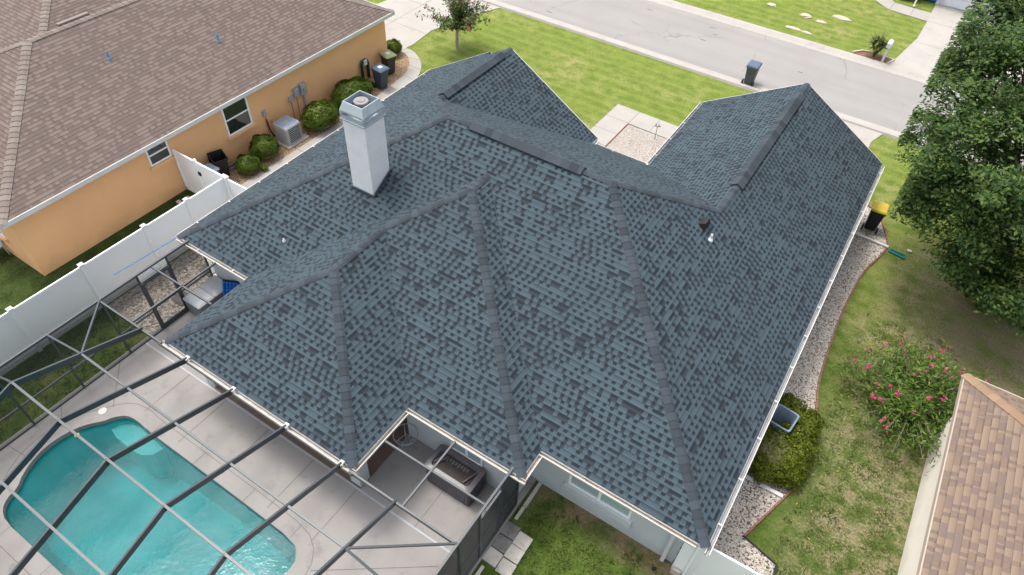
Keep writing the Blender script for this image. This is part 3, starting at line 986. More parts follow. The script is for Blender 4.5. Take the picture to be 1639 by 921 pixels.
# walls
o_ = .45
def wall(pts, z0, z1, name="wall", mat='grey_stucco'):
    b = MB()
    b.prism(pts, z0, z1)
    return b.build(name, M[mat], house)
foot = [(xL + o_, yB + o_), (x1 + o_, yB + o_), (-7.43, yB + o_), (-7.43, 7.36), (-3.9, 7.36), (-3.9, yB + o_), (xR - o_, yB + o_), (xR - o_, yGR - .4), (xgr + o_, yGR - .4), (xgr + o_, yF - .6), (xgl - o_, yF - .6), (xgl - o_, yGL - .35), (xL + o_, yGL - .35)]
wall(foot, 0.0, EZ - 0.14)
for (a, b_, c, y) in ((xL + .3, xgl - .3, GLf, yGL - .38), (xgr + .3, xR - .3, GRf, yGR - .43)):
    h = (b_ - a) / 2 * S
    gb = MB()
    gb.add([(a, y, EZ - .2), (b_, y, EZ - .2), ((a + b_) / 2, y, EZ + h - .12), (a, y + .06, EZ - .2), (b_, y + .06, EZ - .2), ((a + b_) / 2, y + .06, EZ + h - .12)], [(0, 2, 1), (3, 4, 5), (0, 1, 4, 3), (1, 2, 5, 4), (2, 0, 3, 5)])
    gb.build("gable_wall", M['grey_stucco'], house)
# soffit and fascia
out = [(xL, yB), (x1, yB), (x1, y1), (x2, y1), (x2, y2), (x3, y2), (x3, yB), (xR, yB), (xR, yGR), (xgr, yGR), (xgr, yF), (xgl, yF), (xgl, yGL), (xn, yGL), (xn, yGL + .35), (xL, yGL + .35)]
sb = MB()
inset = lambda p: p
sb.add([(p[0], p[1], EZ - .13) for p in out], [t[::-1] for t in tri2d(out)])
sb.build("soffit", M['white_trim'], house)
fb = MB()
for i in range(len(out)):
    p, q = out[i], out[(i + 1) % len(out)]
    d = Vector((q[0] - p[0], q[1] - p[1], 0)).normalized()
    nn = Vector((d.y, -d.x, 0)) * 0.012
    fb.add([(p[0] + nn.x, p[1] + nn.y, EZ - .15), (q[0] + nn.x, q[1] + nn.y, EZ - .15), (q[0] + nn.x, q[1] + nn.y, EZ - .006), (p[0] + nn.x, p[1] + nn.y, EZ - .006)], [(0, 1, 2, 3)])
for p, q in ((e(xL, yGL + .35), NF), (e(xn, yGL + .35), NF), (e(xgl, yGL), GLf), (e(xR, yGR), GRf), (e(xgr, yGR), GRf)):
    fb.bar(Vector(p) + Vector((0, .012, -.08)), Vector(q) + Vector((0, .012, -.08)), .022, .14)
fb.build("fascia", M['white_trim'], house)
# gutters: open K-style troughs
def gutter(p, q, nrm, dirty=False, w=0.110, h=0.11, spikes=True):
    b = MB()
    p, q = Vector((p[0], p[1], EZ - .03)), Vector((q[0], q[1], EZ - .03))
    nv = Vector((nrm[0], nrm[1], 0))
    d = (q - p).normalized()
    a0 = .016
    prof = [(a0, -.005), (a0, -h), (a0 + w * .7, -h), (a0 + w, -h * .5), (a0 + w, 0), (a0 + w - .018, 0.002), (a0 + w - .018, -h * .45), (a0 + w * .68, -h + .012), (a0 + .012, -h + .012), (a0 + .012, -.005)]
    rings = [[s_ + nv * x + Vector((0, 0, z)) for x, z in prof] for s_ in (p, q)]
    k = len(prof)
    vs = rings[0] + rings[1]
    for i in range(k):
        inner_ = 5 <= i <= 8
        b.add([vs[i], vs[(i + 1) % k], vs[k + (i + 1) % k], vs[k + i]], [(0, 1, 2, 3)], 1 if inner_ else 0)
    b.add(rings[0], [tuple(range(k))], 0)
    b.add(rings[1], [tuple(range(k))[::-1]], 0)
    L = (q - p).length
    if spikes:
        m_ = int(L / 1.25)
        for i in range(m_):
            c = p + d * ((i + .6) * L / m_)
            b.bar(c + nv * .0 + Vector((0, 0, .004)), c + nv * (a0 + w - .005) + Vector((0, 0, .004)), .03, .012, 0)
    return b.build("gutter", [M['old_trim'] if dirty else M['white_trim'], M['dirty_trim'] if dirty else M['gutter_inner']], house)
gutter((xR, yB - .12), (xR, yGR - .1), (1, 0))
gutter((x3, yB), (xR - .2, yB), (0, -1), True, spikes=False)
gutter((x3, y2), (x3, yB - .14), (1, 0), True, spikes=False)
gutter((x2, y2), (x3 + .13, y2), (0, -1), True, spikes=False)
gutter((x2, y1), (x2, y2 - .13), (1, 0), True, spikes=False)
gutter((x1 - .1, y1), (x2 + .12, y1), (0, -1), True, spikes=False)
gutter((xL + .02, yB), (x1, yB), (0, -1), True)
gutter((xL, yB), (xL, yGL + .3), (-1, 0))
gutter((xgl, yF), (xgr + .5, yF), (0, 1))
gutter((xgr, yF), (xgr, yGR - .05), (-1, 0), spikes=True)
gutter((xgl, yF), (xgl, yGL - .05), (1, 0), spikes=False)

# columns of the lanai
for (cx, cy) in ((-13.25, 5.56), (-7.62, 5.56)):
    MB().box(cx - .18, cy - .18, DZ, cx + .18, cy + .18, EZ - .14).build("column", M['grey_stucco'], house, bevel=.01)

def window(parent, axis, plane, out_s, a0, a1, z0, z1, split='h', frame=.06, glass='glass', sill=None, sillm='grey_stucco', wname="window"):
    """window in the plane axis=plane; out_s = +1/-1 outward; a0..a1 along the wall"""
    def P(a, dpt, z):
        return (plane + out_s * dpt, a, z) if axis == 0 else (a, plane + out_s * dpt, z)
    def bx(b, a, a2, d0, d1, z, z2):
        p, q = P(a, d0, z), P(a2, d1, z2)
        b.box(min(p[0], q[0]), min(p[1], q[1]), z, max(p[0], q[0]), max(p[1], q[1]), z2)
    fr = MB()
    bx(fr, a0, a0 + frame, -.02, .035, z0, z1)
    bx(fr, a1 - frame, a1, -.02, .035, z0, z1)
    bx(fr, a0 + frame, a1 - frame, -.02, .035, z0, z0 + frame)
    bx(fr, a0 + frame, a1 - frame, -.02, .035, z1 - frame, z1)
    if split == 'h':
        zm = (z0 + z1) / 2
        bx(fr, a0 + frame, a1 - frame, -.015, .03, zm - .03, zm + .03)
    elif split == 'v':
        am = (a0 + a1) / 2
        bx(fr, am - .04, am + .04, -.015, .03, z0 + frame, z1 - frame)
    w = fr.build(wname, M['vinyl'], parent, bevel=.006)
    g = MB()
    bx(g, a0 + frame * .5, a1 - frame * .5, -.018, .008, z0 + frame * .5, z1 - frame * .5)
    g.build("pane", M[glass], w)
    if sill:
        sl = MB()
        bx(sl, a0 - .08, a1 + .08, -.02, .10, z0 - sill, z0 - .01)
        sl.build("sill", M[sillm], w, bevel=.01)
    return w
window(house, 1, yB + o_, -1, -2.82, -1.06, .86, 1.75, 'v', .07, 'pale_glass', sill=.28)
window(house, 1, 7.36, -1, -5.92, -4.90, .78, 1.75, 'v', .06, 'pale_glass')

# chimney
ch = MB().box(-12.11, 11.04, 4.0, -11.33, 11.82, 6.66)
chim = ch.build("chimney", M['chimney'], house, bevel=.012)
cc = MB()
def sq(h, z, t=0):
    cx, cy = -11.72, 11.43
    return [(cx - h, cy - h, z), (cx + h, cy - h, z), (cx + h, cy + h, z), (cx - h, cy + h, z)]
cc.loft([sq(.415, 6.62), sq(.415, 6.80)], cap=False)
cc.loft([sq(.402, 6.63), sq(.402, 6.80)], cap=False)
for sx, sy in ((-1, -1), (1, -1), (1, 1), (-1, 1)):
    cx, cy = -11.72 + sx * .39, 11.43 + sy * .39
    cc.box(cx - .035, cy - .035, 6.78, cx + .035, cy + .035, 6.90)
cc.loft([sq(.415, 6.87), sq(.42, 6.92), sq(.335, 7.16), sq(.318, 7.16), sq(.39, 6.92), sq(.395, 6.87)], cap=False)
cc.poly(sq(.43, 6.665))
cc.build("chimney_cap", M['galv'], chim)
fu = MB().lathe([(.13, 6.6), (.13, 7.02), (.20, 7.03), (.205, 7.12), (.19, 7.14), (.12, 7.145), (.11, 7.165), (.06, 7.17)], (-11.72, 11.43, 0), 24)
fu.build("flue", M['flue'], chim, smooth=False)
fl_ = MB()
fl_.bar((-12.16, 11.0, 4.385), (-11.28, 11.0, 4.385), .05, .03)
fl_.bar((-11.28, 11.0, 4.385), (-11.28, 11.86, 4.885), .05, .03)
fl_.build("flashing", M['slate_cap'], chim)
# vents on the roof
hv = MB()
cz = Z(xR + 3.0)
hv.add([(-3.1, 15.1, cz + .0), (-3.1, 15.42, cz + .0), (-2.8, 15.5, cz - .18), (-2.8, 15.02, cz - .18), (-2.83, 15.1, cz + .12), (-2.83, 15.42, cz + .12)], [(0, 3, 4), (1, 5, 2), (0, 4, 5, 1), (3, 2, 5, 4)])
hv.build("roof_vent", M['black'], house)
def pipe(x, y, z, h, r=.04, mat='pipe', parent=house, name="vent_pipe"):
    b = MB()
    b.lathe([(r * 2.2, -.06), (r * 2.0, .02), (r * 1.1, .06), (r, .08), (r, h), (r * .8, h), (r * .8, h - .05)], (x, y, z), 14)
    return b.build(name, M[mat], parent)
pipe(-2.56, 15.0, Z(xR + 2.56), .20, .035)
pipe(-13.13, 8.99, Z(8.99 - yB), .09, .025)
# flat downspouts on the walls
db = MB()
db.box(.29, 23.7, .06, .36, 23.8, EZ - .16)
db.build("downspout", M['white_trim'], house)
db = MB()
db.box(.29, 11.47, .06, .36, 11.57, EZ - .16)
db.build("downspout", M['white_trim'], house)
db = MB()
db.box(-8.50, 20.0, .06, -8.42, 20.1, EZ - .16)
db.build("downspout", M['white_trim'], house)
db = MB()
db.box(-.02, 8.06, .06, .08, 8.20, EZ - .16)
db.build("downspout", M['white_trim'], house)
# garage door and front door of the house face the street
gd = MB().box(-5.2, yGR - .43, .05, -.4, yGR - .37, 2.15)
gd.build("garage_door", M['door_white'], house)

# ================================================================== SCREEN ENCLOSURE
enc = thing("pool_enclosure", "grey metal framed pool cage with screen walls behind the house", "pool enclosure", (-10, 2, DZ), world=True)
EX = [-14.32, -12.53, -10.81, -8.95, -7.17, -5.53]
XA, XB, YF0 = -16.15, -3.80, -1.25
prof = [(4.80, 2.48), (3.25, 3.0), (1.74, 3.52), (0.22, 3.02), (YF0, 2.48)]
ZT = 2.46
def beam(p, q, w=.05, h=.15, name="beam"):
    return MB().bar(p, q, w, h).build(name, M['bronze'], enc, bevel=.004)
for x in EX:
    b = MB()
    for i in (0, 1):
        pass
    b.bar((x, 4.80, 2.43), (x, 1.70, 3.46), .05, .17)
    b.bar((x, 1.76, 3.46), (x, YF0, 2.43), .05, .17)
    b.build("beam", M['bronze'], enc, bevel=.004)
for (y, z) in prof[1:4]:
    b = MB()
    b.bar((EX[0], y, z - .01), (EX[-1], y, z - .01), .055, .05)
    b.bar((EX[0], y, z - .01), (XA, y, ZT), .05, .05)
    b.bar((EX[-1], y, z - .01), (XB, y, ZT), .05, .05)
    b.build("purlin", M['bronze'], enc)
for a, b in (((XA, 4.8, ZT), (EX[0], 3.25, 2.98)), ((XB, 4.8, ZT), (EX[-1], 3.25, 2.98)), ((XA, YF0, ZT), (EX[0], .22, 2.98)), ((XB, YF0, ZT), (EX[-1], .22, 2.98))):
    beam(a, b, .05, .05, "brace")
beam((XA, 4.77, 2.43), (x1, 4.77, 2.43), .05, .10, "beam")
beam((x2, 4.77, 2.43), (XB, 4.77, 2.43), .05, .12, "beam")
beam((x1 - .1, 4.74, 2.40), (x2 + .1, 4.74, 2.40), .03, .10, "beam")
# alcove roof members
beam((-14.76, 4.8, 2.43), (-14.76, 7.63, 2.43), .05, .06, "purlin")
beam((XA, 6.45, 2.43), (x1 - .04, 6.45, 2.43), .05, .06, "purlin")
beam((x2 + .15, 5.86, 2.40), (XB, 5.86, 2.43), .05, .06, "purlin")
beam((-5.34, 4.8, 2.43), (-5.34, y2 - .12, 2.43), .05, .06, "purlin")
# side walls
def side_wall(x, yend, posts, door, scr):
    beam((x, YF0, ZT), (x, yend, ZT), .06, .06, "top_rail")
    beam((x, YF0, DZ + .03), (x, yend, DZ + .03), .06, .05, "bottom_rail")
    for y in posts:
        beam((x, y, DZ), (x, y, ZT), .055, .055, "post")
    ys = sorted(posts)
    for i in range(len(ys) - 1):
        if ys[i] == door:
            continue
        beam((x, ys[i] + .03, .92), (x, ys[i + 1] - .03, .92), .05, .05, "chair_rail")
        for z0, z1 in ((DZ + .055, .895), (.945, ZT - .03)):
            MB().poly([(x, ys[i] + .03, z0), (x, ys[i + 1] - .03, z0), (x, ys[i + 1] - .03, z1), (x, ys[i] + .03, z1)]).build("screen_panel", M[scr], enc)
    # screen door
    i = ys.index(door)
    d0, d1 = ys[i] + .035, ys[i + 1] - .035
    b = MB()
    b.bar((x, d0 + .03, DZ + .06), (x, d0 + .03, 2.06), .04, .07)
    b.bar((x, d1 - .03, DZ + .06), (x, d1 - .03, 2.06), .04, .07)
    b.bar((x, d0 + .06, 2.03), (x, d1 - .06, 2.03), .04, .08)
    b.bar((x, d0 + .06, 1.02), (x, d1 - .06, 1.02), .04, .08)
    b.bar((x, d0 + .06, DZ + .12), (x, d1 - .06, DZ + .12), .04, .14)
    dr = b.build("screen_door", M['bronze'], enc)
    MB().poly([(x, d0 + .07, .2), (x, d1 - .07, .2), (x, d1 - .07, 2.0), (x, d0 + .07, 2.0)]).build("screen_panel", M[scr], dr)
    beam((x, d0, 2.12), (x, d1, 2.12), .05, .05, "chair_rail")
side_wall(XA, 8.1, [YF0, .22, 1.74, 3.25, 4.8, 5.95, 6.95, 8.08], 5.95, 'screen')
side_wall(XB, 7.3, [YF0, .22, 1.74, 3.25, 4.8, 5.62, 6.52, 7.3], 5.62, 'screen_dense')
beam((XA, YF0, ZT), (XB, YF0, ZT), .06, .06, "top_rail")
beam((XA, YF0, DZ + .03), (XB, YF0, DZ + .03), .06, .05, "bottom_rail")
for x in [XA + 1] + EX:
    beam((x, YF0, DZ), (x, YF0, ZT), .055, .055, "post")
allx = [XA] + EX + [XB]
for i in range(len(allx) - 1):
    MB().poly([(allx[i] + .03, YF0, DZ + .055), (allx[i + 1] - .03, YF0, DZ + .055), (allx[i + 1] - .03, YF0, ZT - .03), (allx[i] + .03, YF0, ZT - .03)]).build("screen_panel", M['screen'], enc)
# white brackets where the beams meet the gutter
for x in EX[1:5]:
    MB().box(x - .05, 4.74, 2.47, x + .05, 4.88, 2.50).build("bracket", M['white_trim'], enc)

# ================================================================== NEIGHBOUR, ORANGE HOUSE
nb = thing("house", "orange stucco house with weathered brown shingle hip roof", "house", (-26, 14, 0), world=True)
NZ, NS = 2.69, .46
nx0, nx1, ny0, ny1 = -31.05, -20.95, 4.9, 23.28
nw = (nx1 - nx0) / 2
NPH = math.atan(NS)
def nface(mb, pts, d, z0, ph):
    d = Vector(d)
    mb.poly(pts, 0, [(Vector(p).dot(d) + 90, (p[2] - z0) / math.sin(ph)) for p in pts])
def hip_roof(parent, x0, x1_, y0, y1_, z0, s, mat, capm, along='y', trim='white_trim'):
    ph = math.atan(s)
    b = MB()
    if along == 'y':
        w = (x1_ - x0) / 2
        r0, r1 = (x0 + w, y0 + w, z0 + w * s), (x0 + w, y1_ - w, z0 + w * s)
    else:
        w = (y1_ - y0) / 2
        r0, r1 = (x0 + w, y0 + w, z0 + w * s), (x1_ - w, y0 + w, z0 + w * s)
    c00, c10, c11, c01 = (x0, y0, z0), (x1_, y0, z0), (x1_, y1_, z0), (x0, y1_, z0)
    if along == 'y':
        nface(b, [c10, c11, r1, r0], Y_, z0, ph)
        nface(b, [c01, c00, r0, r1], Y_, z0, ph)
        nface(b, [c00, c10, r0], X_, z0, ph)
        nface(b, [c11, c01, r1], X_, z0, ph)
        hips = [(c00, r0), (c10, r0), (c11, r1), (c01, r1), (r0, r1)]
    else:
        nface(b, [c00, c10, r1, r0], X_, z0, ph)
        nface(b, [c11, c01, r0, r1], X_, z0, ph)
        nface(b, [c01, c00, r0], Y_, z0, ph)
        nface(b, [c10, c11, r1], Y_, z0, ph)
        hips = [(c00, r0), (c01, r0), (c10, r1), (c11, r1), (r0, r1)]
    r = b.build("roof", mat, parent)
    for p, q in hips:
        caps(p, q, halfw=.17, expo=.22, slope=s, step=.02).build("ridge_cap", capm, r)
    sb = MB()
    sb.poly([(x0, y0, z0 - .16), (x0, y1_, z0 - .16), (x1_, y1_, z0 - .16), (x1_, y0, z0 - .16)])
    sb.build("soffit", M['white_trim'], parent)
    fb = MB()
    for p, q in ((c00, c10), (c10, c11), (c11, c01), (c01, c00)):
        d = (Vector(q) - Vector(p)).normalized()
        nn = Vector((d.y, -d.x, 0)) * .02
        fb.bar(Vector(p) + nn + Vector((0, 0, -.085)), Vector(q) + nn + Vector((0, 0, -.085)), .03, .16)
    fb.build("fascia", M[trim], parent)
    return r
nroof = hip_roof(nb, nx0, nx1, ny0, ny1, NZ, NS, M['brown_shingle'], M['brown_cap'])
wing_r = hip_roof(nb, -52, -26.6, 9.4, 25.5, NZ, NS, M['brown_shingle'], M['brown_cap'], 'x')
NWX = -21.3
MB().box(-30.7, 5.24, 0, NWX, 22.95, NZ - .17).build("wall", M['orange_stucco'], nb)
window(nb, 0, NWX, 1, 10.05, 10.92, 1.62, 2.44, 'h', .06, 'glass', sill=.14, sillm='orange_stucco')
window(nb, 0, NWX, 1, 13.40, 14.62, 1.06, 2.40, 'h', .07, 'glass', sill=.14, sillm='orange_stucco')
window(nb, 1, 5.24, -1, -24.0, -22.7, 1.0, 2.2, 'h', .07, 'glass', sill=.14, sillm='orange_stucco')
for (px, py) in ((-24.23, 11.55), (-23.12, 15.35)):
    b = MB()
    z = NZ + (nx1 - px) * NS
    b.lathe([(.07, -.05), (.065, .04), (.045, .06), (.045, .30), (.036, .30), (.036, .26)], (px, py, z), 14)
    b.build("vent_pipe", M['pipe_blue'], nb)
rv = MB()
rv.bar((-26.2, 11.2, 5.02), (-26.2, 12.4, 5.02), .16, .09)
rv.build("ridge_vent", M['brown_cap'], nb)
# hail of wall fittings
def on_wall(name, label, cat, y, z, w, h, d=.12, mat='util', conduit=None, extra=None):
    t = thing(name, label, cat, (NWX, y, z - h / 2), world=True)
    MB().box(NWX + .002, y - w / 2, z - h / 2, NWX + d, y + w / 2, z + h / 2).build("box_body", M[mat], t, bevel=.015)
    if conduit:
        MB().tube([(NWX + .045, y, z - h / 2), (NWX + .045, y, .02)], conduit, 8).build("conduit", M['util'] if conduit > .02 else M['cushion_tan'], t)
    if extra == 'meter':
        MB().tube([(NWX + d, y + .02, z + .02), (NWX + d + .07, y + .02, z + .02)], .075, 18).build("meter_dial", M['gold'], t)
    return t
on_wall("disconnect_box", "small pale wall box with a thin pipe left of the condenser unit", "utility box", 15.25, 1.22, .16, .26, .09, 'util', .012)
on_wall("outlet_cover", "tiny pale outlet cover low on the orange wall behind the condenser", "outlet", 15.50, .72, .10, .11, .05, 'util')
on_wall("junction_box", "smallest of the three grey boxes right of the condenser, on a thin pipe", "utility box", 16.70, 1.18, .22, .22, .09, 'util', .012)
on_wall("utility_cabinet", "middle grey wall box between the small box and the meter", "utility box", 17.02, 1.36, .26, .36, .13, 'util', .012)
on_wall("electric_meter", "large grey electric meter box with round dial on thick conduit", "electric meter", 17.42, 1.34, .32, .52, .15, 'util', .035, 'meter')
t = thing("floodlight", "small white floodlight under the eave of the orange house", "light", (NWX, 17.35, 2.30), world=True)
MB().lathe([(.05, 0), (.05, .03), (.02, .05), (.02, .08)], (NWX + .06, 17.35, 2.42), 12).build("mount", M['white_trim'], t)
MB().lathe([(.035, 0), (.06, .10), (.05, .13)], (NWX + .06, 17.35, 2.30), 12).build("lamp_head", M['white_trim'], t, smooth=True)
t = thing("hose_reel", "dark green hose hung on a white wall hanger on the orange wall", "garden hose", (NWX, 21.2, .4), world=True)
hp = []
for k in range(0, 33):
    a = PI * k / 32
    hp.append((NWX + .12, 21.2 + .20 * math.cos(a), .85 + .20 * math.sin(a)))
full = [(NWX + .12, 21.40, .12)] + hp + [(NWX + .12, 21.0, .12)]
MB().tube(full, .075, 10).build("hose", M['dkgreen'], t, smooth=True)
MB().box(NWX + .002, 21.09, .80, NWX + .22, 21.31, 1.09).build("hanger", M['label'], t, bevel=.04)

# air conditioner
t = thing("air_conditioner", "grey outdoor condenser unit with louvred sides beside orange wall", "air conditioner", (-20.55, 15.66, .05), world=True)
MB().box(-21.1, 15.1, .0, -20.0, 16.25, .07).build("pad", M['walk'], t)
def rr(cx, cy, hx, hy, r, z, k=5):
    pts = []
    for sx, sy, a0 in ((1, 1, 0), (-1, 1, 90), (-1, -1, 180), (1, -1, 270)):
        for i in range(k + 1):
            a = math.radians(a0 + 90 * i / k)
            pts.append((cx + sx * (hx - r) + r * math.cos(a), cy + sy * (hy - r) + r * math.sin(a), z))
    return pts
acx, acy = -20.55, 15.66
b = MB().loft([rr(acx, acy, .40, .41, .10, .08), rr(acx, acy, .40, .41, .10, .80), rr(acx, acy, .37, .38, .10, .86)])
b.build("cabinet", M['ac_metal'], t)
b = MB()
for i in range(8):
    z = .17 + i * .082
    b.bar((acx + .405, acy - .30, z), (acx + .405, acy + .30, z), .02, .034)
b.build("louvre", M['ac_dark'], t)
MB().loft([rr(acx, acy, .34, .35, .12, .862), rr(acx, acy, .30, .31, .12, .885)]).build("fan_grille", M['blue_grille'], t)
MB().lathe([(.07, .885), (.07, .90), (.04, .905)], (acx, acy, 0), 14).build("fan_hub", M['gold'], t)
MB().box(acx + .418, acy - .03, .66, acx + .425, acy + .08, .70).build("badge", M['teal_badge'], t)
MB().tube([(acx - .40, acy - .3, .15), (acx - .55, acy - .36, .2), (acx - .66, acy - .38, .5), (acx - .72, acy - .38, .9)], .03, 8).build("refrigerant_line", M['black'], t, smooth=True)

# ================================================================== FENCES
def fence(name, label, p, q, h=1.85, posts=(), cap_col='white_trim', peak=None):
    t = thing(name, label, "fence", (p[0], p[1], 0), world=True)
    P, Q = Vector((p[0], p[1], 0)), Vector((q[0], q[1], 0))
    d = (Q - P).normalized()
    k = len(posts)
    ps = [0] + list(posts) + [1]
    for i in range(len(ps) - 1):
        a, b_ = P.lerp(Q, ps[i]), P.lerp(Q, ps[i + 1])
        b = MB()
        b.bar(a + d * .062 + Vector((0, 0, h / 2)), b_ - d * .062 + Vector((0, 0, h / 2)), .025, h - .3)
        m = b.build("fence_panel", M['vinyl'], t)
        for zr_, hr_ in ((h - .075, .15), (.14, .18)):
            r = MB()
            r.bar(a + d * .062 + Vector((0, 0, zr_)), b_ - d * .062 + Vector((0, 0, zr_)), .05, hr_)
            r.build("rail", M['vinyl'], m, bevel=.006)
    for s_ in ps:
        c = P.lerp(Q, s_)
        b = MB().box(c.x - .062, c.y - .062, 0, c.x + .062, c.y + .062, h + .04)
        m = b.build("post", M['vinyl'], t, bevel=.006)
        cb = MB()
        z = h + .04
        cb.add([(c.x - .072, c.y - .08, z), (c.x + .08, c.y - .08, z), (c.x + .08, c.y + .08, z), (c.x - .08, c.y + .08, z), (c.x - .08, c.y - .08, z + .03), (c.x + .08, c.y - .08, z + .03), (c.x + .08, c.y + .08, z + .03), (c.x - .08, c.y + .08, z + .03), (c.x, c.y, z + .08)],
               [(3, 2, 1, 0), (0, 1, 5, 4), (1, 2, 6, 5), (2, 3, 7, 6), (3, 0, 4, 7), (4, 5, 8), (5, 6, 8), (6, 7, 8), (7, 4, 8)])
        cb.build("post_cap", M['white_trim'], m)
    return t
FX = -18.50
L = 11.0 + 8
fence("fence", "long white vinyl privacy fence between pool cage and orange house", (FX, -8), (FX, 10.98), 1.85, [(-8 + 8 + v) / 19.0 for v in (2.4, 4.8, 7.2, 9.6, 11.35, 13.55, 15.75, 17.4)])
fence("fence", "short white fence section joining long fence to our house wall", (FX + .125, 10.98), (-16.2, 10.98), 1.85, [])
gt = thing("gate", "white vinyl gate with black latch against the orange wall", "gate", (-20.7, 11.0, 0), world=True)
b = MB().bar((-21.2, 11.0, .95), (-18.7, 11.0, .95), .03, 1.5)
b.build("gate_panel", M['vinyl'], gt)
b = MB()
b.bar((-21.2, 11.0, 1.775), (-18.62, 11.0, 1.775), .055, .15)
b.bar((-21.2, 11.0, .14), (-18.62, 11.0, .14), .055, .18)
b.bar((-21.2, 11.0, .2), (-21.2, 11.0, 1.87), .09, .09)
b.bar((-20.05, 11.0, .2), (-20.05, 11.0, 1.92), .10, .10)
b.build("gate_frame", M['vinyl'], gt, bevel=.006)
MB().box(-20.00, 10.94, 1.28, -19.88, 10.98, 1.42).build("latch", M['black'], gt)
# fence at the near right corner and the box gate next to it
fence("fence", "white vinyl fence starting at the near right corner of the grey house", (.72, 8.16), (6.5, 8.30), 1.80, [.45])
t = thing("fence", "white vinyl fence return below the near corner of the roof", "fence", (.3, 8.1, 0), world=True)
MB().box(.30, 8.03, .05, .58, 8.10, 1.72).build("fence_panel", M['vinyl'], t)
MB().box(.585, 7.98, 0, .655, 8.20, 1.82).build("post", M['vinyl'], t, bevel=.006)
t = thing("concrete_block", "low concrete block at the foot of the house corner by the white fence", "block", (0.2, 7.7, 0), world=True)
MB().box(.32, 7.93, 0, .56, 8.01, .32).build("block_body", M['paver'], t, bevel=.03)

# ================================================================== OTHER HOUSES
th = thing("house", "cream house with tan shingle hip roof at the right edge", "house", (10, 9, 0), world=True)
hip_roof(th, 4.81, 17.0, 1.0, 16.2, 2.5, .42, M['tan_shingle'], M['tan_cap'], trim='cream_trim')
MB().box(5.14, 1.4, 0, 16.6, 15.80, 2.34).build("wall", M['cream_stucco'], th)
t = thing("pvc_pipe", "white pipe stub at the base of the cream house wall", "pipe", (5.0, 10.0, 0), world=True)
MB().lathe([(.06, 0), (.06, .5), (.05, .5)], (4.98, 10.3, 0), 14).build("pipe_body", M['pipe'], t)
oh = thing("house", "white house across the street with blue panel beside its garage door", "house", (3, 53, 0), world=True)
hip_roof(oh, -12, 8, 47.9, 60, 2.6, .4, M['brown_shingle'], M['brown_cap'], 'x')
MB().box(-.05, 48.35, 0, 7.6, 59.6, 2.44).build("wall", M['door_white'], oh)
MB().box(-11.6, 50.2, 0, -.051, 59.6, 2.44).build("wall", M['door_white'], oh)
MB().box(-1.0, 48.36, .10, -.18, 48.42, 2.3).build("blue_panel", M['blue_paint'], oh)
MB().box(-.17, 48.25, 0, .03, 48.34, 2.43).build("corner_trim", M['white_trim'], oh)
gd = MB()
for i in range(4):
    gd.box(.25, 48.28, .06 + i * .53, 5.2, 48.34, .06 + i * .53 + .51)
gd.build("garage_door", M['door_white'], oh)
MB().tube([(-1.2, 48.2, 2.3), (-1.2, 47.5, 1.5), (-1.18, 47.0, .12), (-1.18, 46.9, .05)], .045, 8).build("downspout", M['white_trim'], oh)

# ================================================================== VEGETATION
def ellipsoid_leaves(n, c, r, seed, shell=0.35, noise=0.12):
    g = np.random.default_rng(seed)
    d = g.normal(0, 1, (n, 3))
    d /= np.linalg.norm(d, axis=1)[:, None]
    d[:, 2] = np.where(d[:, 2] < -.55, -d[:, 2], d[:, 2])
    f = 1 - shell * g.uniform(0, 1, n) ** 2
    lump = 1 + noise * (np.sin(d[:, 0] * 7 + seed) * np.cos(d[:, 1] * 6 - seed) + .6 * np.sin(d[:, 2] * 9 + d[:, 0] * 5))
    p = d * (f * lump)[:, None] * np.array(r) + np.array(c)
    return p, d
def bush(name, label, cat, x, y, rx, ry, h, mat, n, size, seed, rot=0.0, group=None):
    t = thing(name, label, cat, (x, y, 0), rot, group)
    b = MB()
    for k in range(5):
        a = k * 1.3 + seed
        b.tube([(.04 * math.cos(a), .04 * math.sin(a), 0), (rx * .5 * math.cos(a), ry * .5 * math.sin(a), h * .55), (rx * .75 * math.cos(a), ry * .75 * math.sin(a), h * .75)], [.03, .02, .008], 6)
    b.lathe([(.1, .05), (min(rx, ry) * .75, h * .2), (min(rx, ry) * .85, h * .5), (min(rx, ry) * .6, h * .8), (.05, h * .88)], (0, 0, 0), 14)
    b.build("stem", M['twig'], t)
    p, d = ellipsoid_leaves(n, (0, 0, h * .52), (rx, ry, h * .50), seed)
    p[:, 2] = np.maximum(p[:, 2], .03)
    leaf_mesh("foliage", p, d * 1.1, size, .62, mat, t, .25, seed=seed)
    return t
bush("bush", "smallest round clipped bush beside the white gate", "bush", -20.2, 13.15, .46, .46, .72, M['bush_leaf'], 3200, .045, 3)
bush("bush", "round clipped bush between smallest bush and condenser unit", "bush", -20.42, 14.22, .56, .56, .92, M['bush_leaf'], 4200, .048, 4)
bush("bush", "large round clipped bush just right of the condenser unit", "bush", -20.15, 17.15, .68, .86, 1.08, M['bush_leaf'], 6500, .05, 5)
bush("bush", "long clipped bush in front of the green hose on the orange wall", "bush", -20.35, 19.35, .74, 1.08, 1.02, M['bush_leaf'], 7500, .05, 6)
bush("bush", "small bush at the street corner of the orange house", "bush", -21.75, 23.85, .40, .45, .75, M['bush_leaf'], 2200, .05, 8)
bush("bush", "dark green bush by the walkway of the house across the street", "bush", -2.2, 48.2, 1.2, .8, .9, M['bush_leaf'], 3000, .07, 9)
hd = thing("hedge", "big yellow green rounded hedge on the gravel under the right eave", "hedge", (1.5, 12.7, 0), world=True)
hb = MB()
HP, HN = [], []
